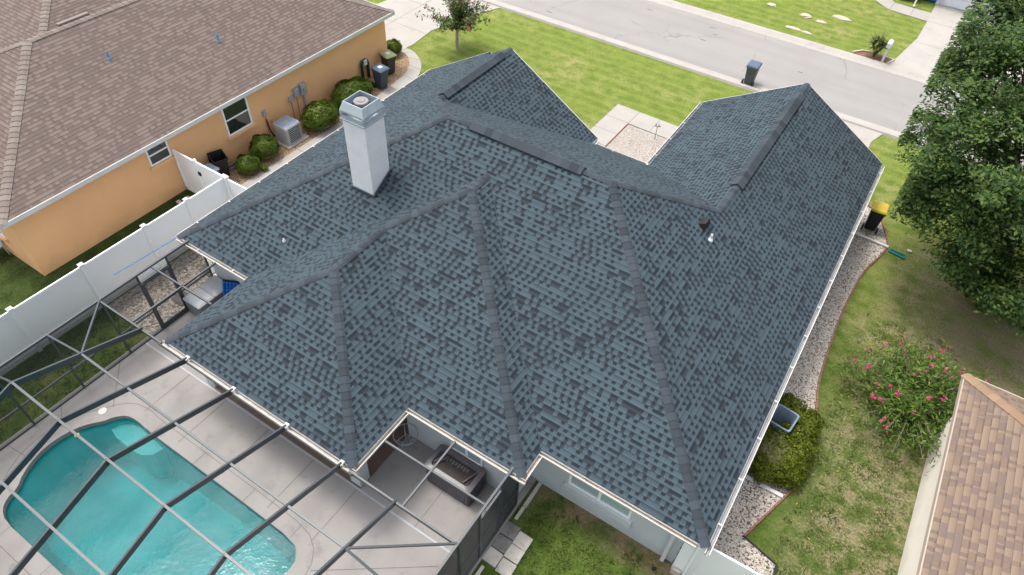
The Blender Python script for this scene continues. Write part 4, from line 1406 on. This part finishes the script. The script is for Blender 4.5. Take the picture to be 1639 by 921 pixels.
for k, (hx_, hy_, hz_, ra, rb_, rc) in enumerate(((1.35, 12.35, .50, .85, .85, .52), (1.75, 12.55, .42, .62, .80, .46), (1.80, 13.10, .48, .52, .60, .48), (1.35, 11.95, .36, .62, .50, .40), (1.85, 13.75, .44, .42, .55, .44), (1.25, 13.95, .46, .50, .50, .46), (.95, 12.6, .45, .4, .6, .45), (1.9, 12.1, .34, .4, .42, .36))):
    p_, d_ = ellipsoid_leaves(3200, (hx_, hy_, hz_), (ra, rb_, rc), 80 + k, .30, .16)
    p_[:, 2] = np.maximum(p_[:, 2], .03)
    HP.append(p_)
    HN.append(d_)
    hb.tube([(hx_, hy_, .0), (hx_ + .08, hy_ + .05, hz_ * .6), (hx_, hy_, hz_ * 1.4)], [.05, .04, .01], 7)
    hb.lathe([(.05, .05), (min(ra, rb_) * .72, hz_ * .5), (min(ra, rb_) * .78, hz_), (min(ra, rb_) * .5, hz_ + rc * .62), (.04, hz_ + rc * .75)], (hx_, hy_, 0), 12)
hb.build("stem", M['twig'], hd)
leaf_mesh("foliage", np.concatenate(HP), np.concatenate(HN), .040, .55, M['hedge_leaf'], hd, .45, seed=88)
small = bush("weed", "tiny leafy weed next to the smallest clipped bush", "weed", -19.75, 13.55, .12, .14, .3, M['fern'], 120, .06, 12)

def limb_tree(root, base, limbs, mat, trunk_r, h, name="trunk"):
    b = MB()
    b.tube([base, (base[0] + .1, base[1], h * .5), (base[0], base[1] + .1, h)], [trunk_r, trunk_r * .8, trunk_r * .65], 12)
    tips = []
    for (x, y, z) in limbs:
        s_ = Vector((base[0], base[1] + .05, h * random.uniform(.75, 1.0)))
        e_ = Vector((x, y, z))
        m1 = s_.lerp(e_, .35) + Vector((random.uniform(-.3, .3), random.uniform(-.3, .3), random.uniform(.1, .5)))
        m2 = s_.lerp(e_, .7) + Vector((random.uniform(-.3, .3), random.uniform(-.3, .3), random.uniform(0, .4)))
        b.tube([s_, m1, m2, e_], [trunk_r * .5, trunk_r * .33, trunk_r * .18, .02], 7)
        for k in range(3):
            st_ = m1.lerp(m2, random.random())
            en = st_ + Vector((random.uniform(-1, 1), random.uniform(-1, 1), random.uniform(-.1, .8))) * 1.1
            b.tube([st_, st_.lerp(en, .5) + Vector((0, 0, .1)), en], [trunk_r * .15, trunk_r * .09, .012], 5)
    b.build(name, mat, root)

# the big oak at the right: lobes of leaf clumps
bt = thing("oak_tree", "tall spreading dark green tree overhanging the side yard at right", "tree", (5.4, 23.9, 0), world=True)
lobes_ = [((1.79, 24.62, 8.20), 1.40), ((1.45, 25.06, 6.80), 0.84), ((0.93, 25.34, 6.00), 0.75), ((2.79, 22.17, 8.00), 1.37), ((2.45, 23.42, 6.50), 1.13), ((1.35, 23.56, 5.00), 1.02), ((1.62, 21.98, 4.40), 0.74), ((2.48, 21.62, 5.50), 1.39), ((3.53, 20.83, 6.40), 1.46), ((2.25, 21.78, 3.60), 0.68), ((3.18, 21.20, 4.20), 1.18), ((4.50, 20.81, 4.40), 1.28), ((4.25, 20.87, 2.90), 0.89), ((5.65, 20.60, 2.90), 1.31), ((5.15, 21.09, 1.90), 0.79),
          ((5.6, 23.8, 6.6), 2.2), ((5.2, 26.8, 7.6), 2.3), ((7.6, 25.0, 6.4), 2.4), ((7.0, 22.6, 4.6), 1.9), ((3.4, 28.6, 7.8), 1.5), ((2.3, 25.6, 7.4), 1.1), ((3.0, 24.4, 7.2), 1.3), ((2.6, 26.6, 8.4), 1.3), ((3.9, 25.6, 8.6), 1.5)]
lobes = [(c, (r * 1.04, r * 1.04, r * .86)) for c, r in lobes_]
limb_tree(bt, (5.4, 23.9, 0), [l[0] for l in lobes], M['bark'], .30, 3.0)
P_, N_ = [], []
g = np.random.default_rng(21)
for (c, r) in lobes:
    vol = r[0] * r[1] * r[2]
    k = int(16 + vol * 9.5)
    dd = g.normal(0, 1, (k, 3))
    dd /= np.linalg.norm(dd, axis=1)[:, None]
    rad = g.uniform(.35, 1.06, k) ** .55
    rad = np.where(g.uniform(0, 1, k) < .13, g.uniform(1.1, 1.38, k), rad)
    cl = dd * rad[:, None] * np.array(r) + np.array(c)
    for j in range(k):
        m = int(g.uniform(70, 150))
        sp = g.uniform(.17, .34)
        q = g.normal(0, 1, (m, 3)) * np.array([sp, sp, sp * .40])
        P_.append(cl[j] + q)
        N_.append(np.tile(dd[j] * .6, (m, 1)) + q * .8)
P_, N_ = np.concatenate(P_), np.concatenate(N_)
keep = ~((P_[:, 0] < 1.5) & (P_[:, 1] < 22.7) & (P_[:, 2] < 5.2)) & (P_[:, 0] > .78)
P_, N_ = P_[keep], N_[keep]
leaf_mesh("crown", P_, N_, .075, .52, M['tree_leaf'], bt, 1.3, seed=22, jit=.38)

# crape myrtle in the front lawn
mt = thing("crape_myrtle", "small tree with pale trunk and reddish flower tips in the front lawn", "tree", (-19.64, 26.35, 0), world=True)
b = MB()
b.tube([(-19.64, 26.35, 0), (-19.66, 26.36, .5), (-19.64, 26.38, 1.05)], [.10, .085, .075], 10)
P_, N_, F_ = [], [], []
g = np.random.default_rng(31)
for k in range(64):
    a = g.uniform(0, 2 * PI)
    el = g.uniform(.25, 1.15)
    ln = g.uniform(1.2, 2.3)
    d = np.array([math.cos(a) * math.cos(el * 1.3), math.sin(a) * math.cos(el * 1.3), math.sin(el * 1.3)])
    s0 = np.array([-19.64, 26.38, g.uniform(.9, 1.25)])
    mid = s0 + d * ln * .5 + np.array([0, 0, .12])
    en = s0 + d * ln + np.array([0, 0, g.uniform(-.15, .15)])
    b.tube([tuple(s0), tuple(mid), tuple(en)], [.025, .014, .005], 5)
    m = 60
    tt = g.uniform(.2, 1.0, m)[:, None]
    q = np.where(tt < .5, s0 + (mid - s0) * tt * 2, mid + (en - mid) * (tt * 2 - 1)) + g.normal(0, .09, (m, 3))
    P_.append(q)
    N_.append(np.tile(d * .4, (m, 1)))
    if k % 3 == 0:
        F_.append(en + g.normal(0, .05, (9, 3)))
b.build("trunk", M['pale_bark'], mt)
P_, N_ = np.concatenate(P_), np.concatenate(N_)
leaf_mesh("crown", P_, N_, .075, .5, M['myrtle_leaf'], mt, .5, seed=32)
for k, q in enumerate(F_):
    leaf_mesh("flower", q, q * 0, .035, .8, M['pink'], mt, .5, seed=33 + k)

# oleander
ol = thing("oleander_bush", "sprawling oleander shrub with pink flowers beside the cream house", "shrub", (4.35, 16.6, 0), world=True)
b = MB()
P_, N_, F_, Yl = [], [], [], []
g = np.random.default_rng(41)
for k in range(130):
    a = g.uniform(0, 2 * PI)
    sp = g.uniform(.35, 2.75)
    h = g.uniform(.7, 1.7) * (1.15 - sp * .22)
    en = np.array([4.35 + sp * math.cos(a) * (1.0 if math.cos(a) > 0 else .85), 16.6 + sp * math.sin(a), h])
    s0 = np.array([4.35 + g.normal(0, .12), 16.6 + g.normal(0, .12), 0.0])
    mid = s0 * .5 + en * .5 + np.array([0, 0, .25 * h])
    b.tube([tuple(s0), tuple(mid), tuple(en)], [.022, .014, .006], 5)
    m = 80
    tt = g.uniform(.40, 1.05, m)[:, None]
    q = mid + (en - mid) * (tt * 2 - 1) + g.normal(0, .13, (m, 3))
    P_.append(q)
    N_.append(g.normal(0, .4, (m, 3)))
    if k % 2 == 0 and en[2] > .75:
        F_.append(en + np.array([0, 0, .06]) + g.normal(0, .045, (g.integers(5, 14), 3)))
    if k % 2 == 0:
        Yl.append(q[:2] + np.array([0, 0, .03]))
b.build("stem", M['twig'], ol)
P_, N_ = np.concatenate(P_), np.concatenate(N_)
P_[:, 2] = np.maximum(P_[:, 2], .04)
leaf_mesh("foliage", P_, N_, .088, .26, M['olea_leaf'], ol, .6, seed=42)
for k, q in enumerate(F_):
    leaf_mesh("flower", q, q * 0, .036, .9, M['pink'], ol, .8, seed=430 + k)
Yl = np.concatenate(Yl)[:90]
leaf_mesh("yellow_leaf", Yl, Yl * 0, .075, .28, M['yellow_leaf'], ol, .8, seed=44)

def strap_plant(name, label, cat, x, y, n, ln, h, mat, seed, group=None, w=.035):
    t = thing(name, label, cat, (x, y, 0), 0, group)
    g = np.random.default_rng(seed)
    b = MB()
    for k in range(n):
        a = g.uniform(0, 2 * PI)
        L_ = ln * g.uniform(.6, 1.1)
        hh = h * g.uniform(.6, 1.1)
        d = Vector((math.cos(a), math.sin(a), 0))
        s_ = Vector((-d.y, d.x, 0)) * w
        p0, p1, p2 = Vector((0, 0, .01)), d * L_ * .4 + Vector((0, 0, hh * .75)), d * L_ + Vector((0, 0, hh * g.uniform(.5, 1.1)))
        b.add([p0 - s_ * .6, p0 + s_ * .6, p1 + s_, p1 - s_, p2], [(0, 1, 2, 3), (3, 2, 4)])
    b.build("foliage", mat, t)
    return t
strap_plant("agave", "spiky agave clump beside the white mailbox across the street", "plant", -1.72, 39.0, 130, .80, 1.25, M['blade'], 51, None, .05)
fg = "strap leaf plants under the big tree"
for k, (x, y, n_) in enumerate(((5.1, 22.65, 26), (5.5, 22.35, 34), (5.9, 22.5, 30), (6.3, 22.55, 34), (6.65, 22.35, 36), (7.0, 22.15, 34), (7.3, 22.6, 30))):
    strap_plant("strap_leaf_plant", "green strap leaf plant in the row on the soil under the big tree", "plant", x, y, n_, .5, .45, M['fern'], 60 + k, fg, .03)
# fallen leaves on the side yard
g = np.random.default_rng(71)
k = 130
P_ = np.stack([g.normal(3.2, .7, k), g.uniform(10.5, 18.5, k), np.full(k, .02)], 1)
P_ = P_[(P_[:, 0] > 2.4) & (P_[:, 0] < 4.8)]
o = leaf_mesh("fallen_leaves", P_, P_ * 0, .05, .35, M['yellow_leaf'], None, 1.5, seed=72)
o['kind'] = 'stuff'

# tufts of longer grass on the nearer lawns
g = np.random.default_rng(91)
TP = []
for (xa, xb, ya, yb, n_) in ((-3.3, .6, 3.5, 7.9, 9000), (2.3, 5.0, 6.5, 20.0, 9000), (-21.0, -18.7, 1.0, 11.0, 5000), (-24.0, -21.4, 2.0, 5.1, 1500), (-18.3, -16.4, -2.0, 5.5, 5000)):
    c_ = np.stack([g.uniform(xa, xb, n_ // 14), g.uniform(ya, yb, n_ // 14)], 1)
    q = np.repeat(c_, 14, 0) + g.normal(0, .07, (len(c_) * 14, 2))
    TP.append(np.concatenate([q, np.full((len(q), 1), .022)], 1))
TP = np.concatenate(TP)
o = leaf_mesh("grass", TP, TP * 0, .035, .28, leaf_mat("grass_blade", [(0.035, 0.070, 0.012), (0.075, 0.120, 0.022), (0.12, 0.15, 0.035), (0.16, 0.15, 0.06)], .7, .2), None, .25, seed=92)
o['kind'] = 'stuff'

# ================================================================== BINS
def make_bin(label, body, lid, loc, rot, tilt=False, open_lid=False, tag_plate=True, lid_open_angle=0):
    t = thing("wheelie_bin", label, "bin", loc, rot)
    b = MB()
    rings = [rr(0, .02, .20, .22, .05, .06), rr(0, .0, .25, .30, .06, .80), rr(0, 0, .27, .33, .06, .90), rr(0, 0, .285, .345, .06, .905), rr(0, 0, .285, .345, .06, .96)]
    if open_lid:
        rings += [rr(0, 0, .255, .315, .05, .96), rr(0, .0, .235, .28, .05, .80), rr(0, .02, .185, .205, .05, .10)]
    b.loft(rings)
    m = b.build("body", M[body], t, smooth=False)
    for sx in (-1, 1):
        MB().tube([(sx * .23, .26, .13), (sx * .29, .26, .13)], .13, 16).build("wheel", M['black'], t)
    MB().bar((-.22, .35, .93), (.22, .35, .93), .035, .035).build("handle", M[body], t)
    l = MB()
    if not open_lid:
        l.loft([rr(0, -.01, .295, .36, .06, .965), rr(0, -.01, .295, .36, .06, .99), rr(0, 0, .25, .31, .06, 1.04), rr(0, 0, .15, .20, .05, 1.05)])
        l.build("lid", M[lid], t)
        if tag_plate:
            MB().box(-.10, -.14, 1.052, .10, .08, 1.056).build("label_plate", M['label'], t)
    else:
        l.add([(-.29, .36, .97), (.29, .36, .97), (.29, .50, .42), (-.29, .50, .42), (-.29, .40, .97), (.29, .40, .97), (.29, .54, .42), (-.29, .54, .42)], [(0, 1, 2, 3), (7, 6, 5, 4), (0, 4, 5, 1), (1, 5, 6, 2), (2, 6, 7, 3), (3, 7, 4, 0)])
        l.build("lid", M[lid], t)
    return t
make_bin("charcoal wheeled bin with blue grey lid standing at the street kerb", 'grey_bin', 'blue_lid', (-6.2, 32.2, .03), PI, tag_plate=False)
make_bin("navy wheeled bin with blue lid between long bush and brown bin", 'blue_bin', 'blue_lid', (-20.2, 21.15, .02), 1.45)
make_bin("dark brown wheeled bin with faded olive lid beside the orange house corner", 'brown_bin', 'olive_lid', (-20.75, 22.35, .02), 1.30)
make_bin("black open wheeled bin behind the white gate", 'black', 'black', (-20.75, 12.35, .02), 1.2, open_lid=True)
make_bin("black wheeled bin with yellow lid on the side gravel", 'black', 'yellow', (1.38, 24.52, .02), PI + .05, tag_plate=False)
t = thing("storage_tub", "blue grey plastic tub with rim leaning behind the white gate", "tub", (-20.55, 11.62, .02))
MB().loft([rr(0, 0, .25, .28, .08, 0), rr(0, 0, .30, .33, .08, .80), rr(0, 0, .33, .36, .08, .81), rr(0, 0, .33, .36, .08, .84), rr(0, 0, .10, .10, .05, .86)]).build("tub_body", M['clear_bin'], t)
t = thing("open_bin", "open blue grey bin without lid standing beside the hedge under the eave", "bin", (1.22, 13.18, .02), -.12)
b = MB().loft([rr(0, 0, .20, .22, .06, .0), rr(0, 0, .29, .33, .07, 1.0), rr(0, 0, .325, .365, .08, 1.01), rr(0, 0, .325, .365, .08, 1.05), rr(0, 0, .28, .32, .07, 1.05), rr(0, 0, .18, .20, .06, .05)])
b.build("body", M['clear_bin'], t)
MB().lathe([(.12, .06), (.12, .09), (.09, .10)], (0, 0, 0), 18).build("base_ring", M['util'], t)
MB().bar((-.2, .38, .98), (.2, .38, .98), .035, .035).build("handle", M['clear_bin'], t)

# ================================================================== SMALL THINGS
# downspout extensions on the right gravel
t = thing("downspout_extension", "white downspout extension lying across the gravel by the yellow lidded bin", "drain pipe", (.4, 23.74, .02), world=True)
MB().bar((.37, 23.76, .09), (2.24, 23.70, .07), .10, .07).build("pipe_body", M['white_trim'], t, bevel=.012)
t = thing("splash_block", "teal plastic splash tray on the lawn past the white extension", "splash tray", (2.6, 23.56, 0), -.12)
MB().loft([rr(0, 0, .30, .11, .03, .0), rr(0, 0, .30, .11, .03, .06), rr(0, 0, .27, .08, .03, .06), rr(0, 0, .26, .07, .03, .02)]).build("tray", M['teal'], t)
t = thing("downspout_extension", "white downspout extension lying across the gravel in front of the hedge", "drain pipe", (.4, 11.5, .02), world=True)
MB().bar((.37, 11.52, .08), (2.05, 11.52, .06), .11, .06).build("pipe_body", M['white_trim'], t, bevel=.012)
# mailbox
t = thing("mailbox", "white mailbox on a white post across the street", "mailbox", (-1.21, 38.62, 0))
MB().box(-.055, -.055, 0, .055, .055, .95).build("post", M['white_trim'], t, bevel=.006)
MB().tube([(0, .1, .85), (0, -.20, .93)], .03, 6).build("arm", M['white_trim'], t)
ring0, ring1 = [], []
for k in range(13):
    a = PI * k / 12
    ring0.append((.12 * math.cos(a), -.36, 1.08 + .12 * math.sin(a)))
    ring1.append((.12 * math.cos(a), .20, 1.08 + .12 * math.sin(a)))
ring0 = [(.12, -.36, .95)] + ring0 + [(-.12, -.36, .95)]
ring1 = [(.12, .20, .95)] + ring1 + [(-.12, .20, .95)]
MB().loft([ring0, ring1]).build("box_body", M['white_trim'], t)
MB().box(-.115, -.375, .955, .115, -.362, 1.16).build("door", M['label'], t)
MB().box(.122, -.1, 1.05, .13, -.07, 1.25).build("flag", M['label'], t)
# stones in the lawn across the street
def rock(label, x, y, rx, ry, h, seed):
    g = np.random.default_rng(seed)
    b = MB()
    rings = []
    for (f, z) in ((1.0, -.02), (1.05, .3), (.8, .75), (.35, 1.0)):
        rings.append([(x + rx * f * math.cos(2 * PI * k / 9) * g.uniform(.8, 1.15), y + ry * f * math.sin(2 * PI * k / 9) * g.uniform(.8, 1.15), h * z * g.uniform(.85, 1.1)) for k in range(9)])
    b.loft(rings)
    o = b.build("rock", M['rock'], off=(x, y, 0))
    o.location = (x, y, 0)
    tag(o, label, "rock", "pale rocks in the lawn across the street")
rock("pale rock farthest left in the lawn across the street", -8.16, 41.75, .28, .18, .12, 1)
rock("pale rounded rock left of the long flat far rock", -6.08, 41.55, .33, .22, .16, 2)
rock("small pale rock between the rounded one and the long far one", -5.14, 41.35, .30, .13, .10, 3)
rock("long flat pale rock farthest back in the lawn across the street", -4.35, 42.6, .55, .20, .12, 4)
rock("long pale rock nearest the kerb in the lawn across the street", -6.2, 39.55, .42, .14, .10, 5)
rock("small flat pale rock beside the one nearest the kerb", -5.45, 39.5, .30, .11, .08, 6)
b = MB()
for (p, q) in (((-2.75, 38.75), (-2.35, 39.25)), ((-2.35, 39.25), (-2.0, 39.35)), ((-1.35, 39.35), (-.72, 39.2)), ((-.95, 38.6), (-.70, 39.25))):
    b.bar((p[0], p[1], .04), (q[0], q[1], .04), .08, .10)
tag(b.build("garden_edging", M['rock']), "pale stone edging round the mailbox bed", "edging")
# garden stake light in the front gravel
t = thing("garden_stake", "thin black garden ornament on a stake in the front gravel bed", "garden stake", (-7.95, 25.0, 0))
MB().tube([(0, 0, 0), (0, 0, .62)], .012, 6).build("stake", M['black'], t)
b = MB()
for a in range(5):
    c, s_ = math.cos(a * 1.257), math.sin(a * 1.257)
    b.add([(0, 0, .62), (.10 * c, .10 * s_, .66), (.15 * c - .03 * s_, .15 * s_ + .03 * c, .74), (.07 * c, .07 * s_, .70)], [(0, 1, 2, 3)])
b.build("ornament", M['black'], t)
t = thing("brick_border", "thin red brick line between front walk slabs and gravel", "edging", (-9.44, 22.3, 0), world=True)
MB().bar((-9.455, 20.2, .035), (-9.43, 25.36, .035), .035, .05).build("brick_row", M['brick_edge'], t)
# logs by the smallest bush
t = thing("log_pile", "small pile of weathered logs lying at the orange wall", "logs", (-21.0, 12.95, 0))
for k, (dx, dz) in enumerate(((0, .07), (.14, .07), (.07, .19))):
    MB().tube([(dx, -.28, dz), (dx + .02, .28, dz)], .07, 9).build("log", M['wood'], t)
st_g = "loose pale stones by the white gate"
for k, (x, y) in enumerate(((-20.85, 10.3), (-20.68, 10.48), (-20.78, 10.62), (-20.6, 10.7))):
    b = MB().loft([rr(0, 0, .10, .07, .03, -.01), rr(0, 0, .11, .08, .03, .06), rr(0, 0, .06, .05, .02, .10)])
    o = b.build("stone", M['rock'])
    o.location = (x, y, 0)
    o.rotation_euler = (0, 0, k * .9)
    tag(o, "pale loose stone at the foot of the white gate by the orange wall", "stone", st_g)
t = thing("garden_stick", "thin dark stick standing in the grass strip behind the white fence", "stick", (-20.3, 8.1, 0))
MB().tube([(0, 0, 0), (.03, 0, .32)], .012, 6).build("stick_body", M['wood'], t)
t = thing("pool_pole", "thin blue pole resting along the white fence near the roof corner", "pole", (-17.6, 7.2, 1.4), world=True)
MB().tube([(-17.72, 5.96, 1.56), (-16.75, 7.75, 2.28)], .014, 8).build("pole_shaft", M['pole_blue'], t)
# lawn chair behind the orange house
t = thing("garden_chair", "pale plastic garden chair behind the orange house", "chair", (-23.35, 4.85, 0), .4)
MB().box(-.24, -.24, .40, .24, .24, .44).build("seat", M['util'], t, bevel=.02)
MB().bar((0, .25, .44), (0, .36, .88), .46, .035, up=(0, 1, 0)).build("backrest", M['util'], t)
for sx in (-1, 1):
    for sy in (-1, 1):
        MB().tube([(sx * .21, sy * .21, .41), (sx * .25, sy * .25, 0)], .022, 6).build("leg", M['util'], t)
# hot tub
t = thing("hot_tub", "dark grey slatted hot tub with brown cover under the screen roof", "hot tub", (-5.46, 6.88, DZ))
hx, hy = .70, .36
b = MB().loft([rr(0, 0, hx, hy, .06, .02), rr(0, 0, hx, hy, .06, .74)])
sk_ = b.build("skirt", M['spa_skirt'], t)
b = MB()
nsl = 16
for i in range(nsl):
    x = -hx + .08 + i * (2 * hx - .16) / (nsl - 1)
    b.box(x - .035, -hy - .012, .05, x + .035, -hy - .001, .72)
for i in range(8):
    y = -hy + .08 + i * (2 * hy - .16) / 7
    b.box(hx + .001, y - .035, .05, hx + .012, y + .035, .72)
b.build("slat", M['spa_skirt'], sk_)
MB().loft([rr(0, 0, hx + .03, hy + .03, .08, .74), rr(0, 0, hx + .03, hy + .03, .08, .82), rr(0, 0, hx - .10, hy - .09, .10, .84), rr(0, 0, hx - .13, hy - .12, .10, .74)]).build("rim", M['spa_rim'], t)
MB().loft([rr(0, -.01, hx - .12, hy - .11, .10, .76), rr(0, -.01, hx - .12, hy - .11, .10, .785)]).build("cover", M['spa_cover'], t)
b = MB()
for i in range(8):
    b.box(-.34 + i * .09, .06 + (i % 2) * .03, .786, -.29 + i * .09, .18, .80)
for i in (0, 1):
    b.bar((-.55 + i * .08, -.16, .85), (-.40 + i * .08, .16, .85), .03, .02)
b.bar((.42, -.22, .85), (.56, .20, .85), .03, .02)
b.build("strap", M['spa_rim'], t)
# wire table
t = thing("patio_table", "round wire patio table in the lanai corner", "table", (-7.2, 7.0, DZ))
b = MB()
ringp = [(.33 * math.cos(2 * PI * k / 28), .33 * math.sin(2 * PI * k / 28), .68) for k in range(29)]
b.tube(ringp, .014, 6, cap=False)
for a in (0.3, 2.4, 4.5):
    b.tube([(0, 0, .68), (.33 * math.cos(a), .33 * math.sin(a), .68)], .010, 6)
b.build("tabletop", M['wire'], t, smooth=True)
for a in (0.3, 2.4, 4.5):
    MB().tube([(.28 * math.cos(a), .28 * math.sin(a), .68), (.10 * math.cos(a), .10 * math.sin(a), .35), (.26 * math.cos(a), .26 * math.sin(a), 0)], .012, 6).build("leg", M['wire'], t, smooth=True)
# deck box and chair in the left alcove
t = thing("deck_box", "grey resin deck storage box with pale lid in left alcove", "storage box", (-15.70, 7.50, DZ))
b = MB().loft([rr(0, 0, .34, .60, .05, 0), rr(0, 0, .37, .64, .05, .62)])
b.build("box_body", M['box_grey'], t)
for sy in (-1, 1):
    MB().loft([rr(0, sy * .325, .395, .322, .06, .622), rr(0, sy * .325, .395, .322, .06, .66), rr(0, sy * .325, .33, .27, .06, .70)]).build("lid", M['box_lid'], t)
t = thing("patio_chair", "patio chair with blue back cushion and brown seat in left alcove", "chair", (-14.92, 7.62, DZ), .45)
MB().loft([rr(0, 0, .29, .30, .08, .36), rr(0, 0, .29, .30, .08, .42)]).build("seat", M['cushion_tan'], t)
b = MB()
rows_ = 5
for i in range(rows_):
    for j in range(5):
        u0, u1 = -.28 + j * .112, -.28 + (j + 1) * .112 - .008
        z0, z1 = .46 + i * .10, .46 + (i + 1) * .10 - .008
        b.add([(u0, .24 + (z0 - .46) * .5, z0), (u1, .24 + (z0 - .46) * .5, z0), (u1, .24 + (z1 - .46) * .5, z1), (u0, .24 + (z1 - .46) * .5, z1), ((u0 + u1) / 2, .18 + (z0 - .46) * .5, (z0 + z1) / 2)], [(0, 1, 4), (1, 2, 4), (2, 3, 4), (3, 0, 4)])
b.build("back_cushion", M['cushion_blue'], t)
MB().bar((0, .27, .40), (0, .55, .98), .56, .03, up=(0, 1, 0)).build("backrest", M['black'], t)
for sx in (-1, 1):
    for sy in (-1, 1):
        MB().tube([(sx * .25, sy * .25, .37), (sx * .27, sy * .27, 0)], .02, 6).build("leg", M['black'], t)
# stepping stones left alcove outside
for k, (x, y, l_) in enumerate(((-17.1, 8.55, "square grey stepping stone farther back in the pebbles by the cage"), (-16.75, 7.15, "square grey stepping stone at the screen door among pebbles"))):
    o = MB().loft([rr(0, 0, .26, .24, .03, .0), rr(0, 0, .26, .24, .03, .045)]).build("stepping_stone", M['dark_paver'])
    o.location = (x, y, .015)
    tag(o, l_, "stepping stone")
# pavers outside the screen door
pg = "square concrete pavers outside the screen door"
labels = ["blackened paver touching the cage, farthest from the camera", "dark stained paver in the middle of the row along the cage", "pale paver nearest the camera in the row along the cage",
          "pale outer paver farthest from the camera at the grass", "pale outer paver in the middle of the outer row", "grey stained outer paver nearest the camera"]
k = 0
for i in range(2):
    for j in range(3):
        o = MB().loft([rr(0, 0, .20, .19, .015, -.02), rr(0, 0, .20, .19, .015, .05)]).build("paver", M['dark_paver'] if (i == 0 and j < 2) else M['paver'], bevel=.008)
        o.location = (-3.53 + i * .425 + random.uniform(-.015, .015), 6.62 - j * .405 - i * .05 + random.uniform(-.01, .01), 0)
        o.rotation_euler = (0, 0, random.uniform(-.05, .05))
        tag(o, labels[k], "paver", pg)
        k += 1
b = MB()
yy = 6.95
i = 0
while yy < 8.15:
    ln = random.uniform(.35, .5)
    b.box(-3.63, yy, 0, -3.53 + random.uniform(-.01, .01), min(yy + ln - .012, 8.19), .05)
    yy += ln
for i in range(9):
    b.box(-3.64, 5.5 - i * .6 - .59, 0, -3.55, 5.5 - i * .6, .05)
tag(b.build("border_stones", M['paver'], bevel=.008), "row of narrow pale border stones along the foot of the right screen wall", "border")
# small spot light in the lawn
t = thing("spot_light", "small dark garden spotlight in the grass near the white fence corner", "light", (-.05, 7.75, 0))
MB().tube([(0, 0, 0), (0, 0, .10)], .012, 6).build("stake", M['black'], t)
MB().tube([(-.03, 0, .11), (.05, .02, .16)], .04, 12).build("lamp_head", M['black'], t)
t = thing("sprinkler_head", "small pale sprinkler head in the dark grass left of the deck", "sprinkler", (-16.75, .55, 0))
MB().lathe([(.03, 0), (.03, .10), (.05, .11), (.05, .15), (.02, .17)], (0, 0, 0), 12).build("sprinkler_body", M['label'], t)
t = thing("litter", "small crumpled white paper on the lawn by the teal tray", "litter", (2.95, 24.0, 0))
MB().loft([rr(0, 0, .06, .05, .02, .0), rr(.01, 0, .08, .06, .02, .05), rr(0, 0, .03, .03, .01, .08)]).build("paper", M['label'], t)
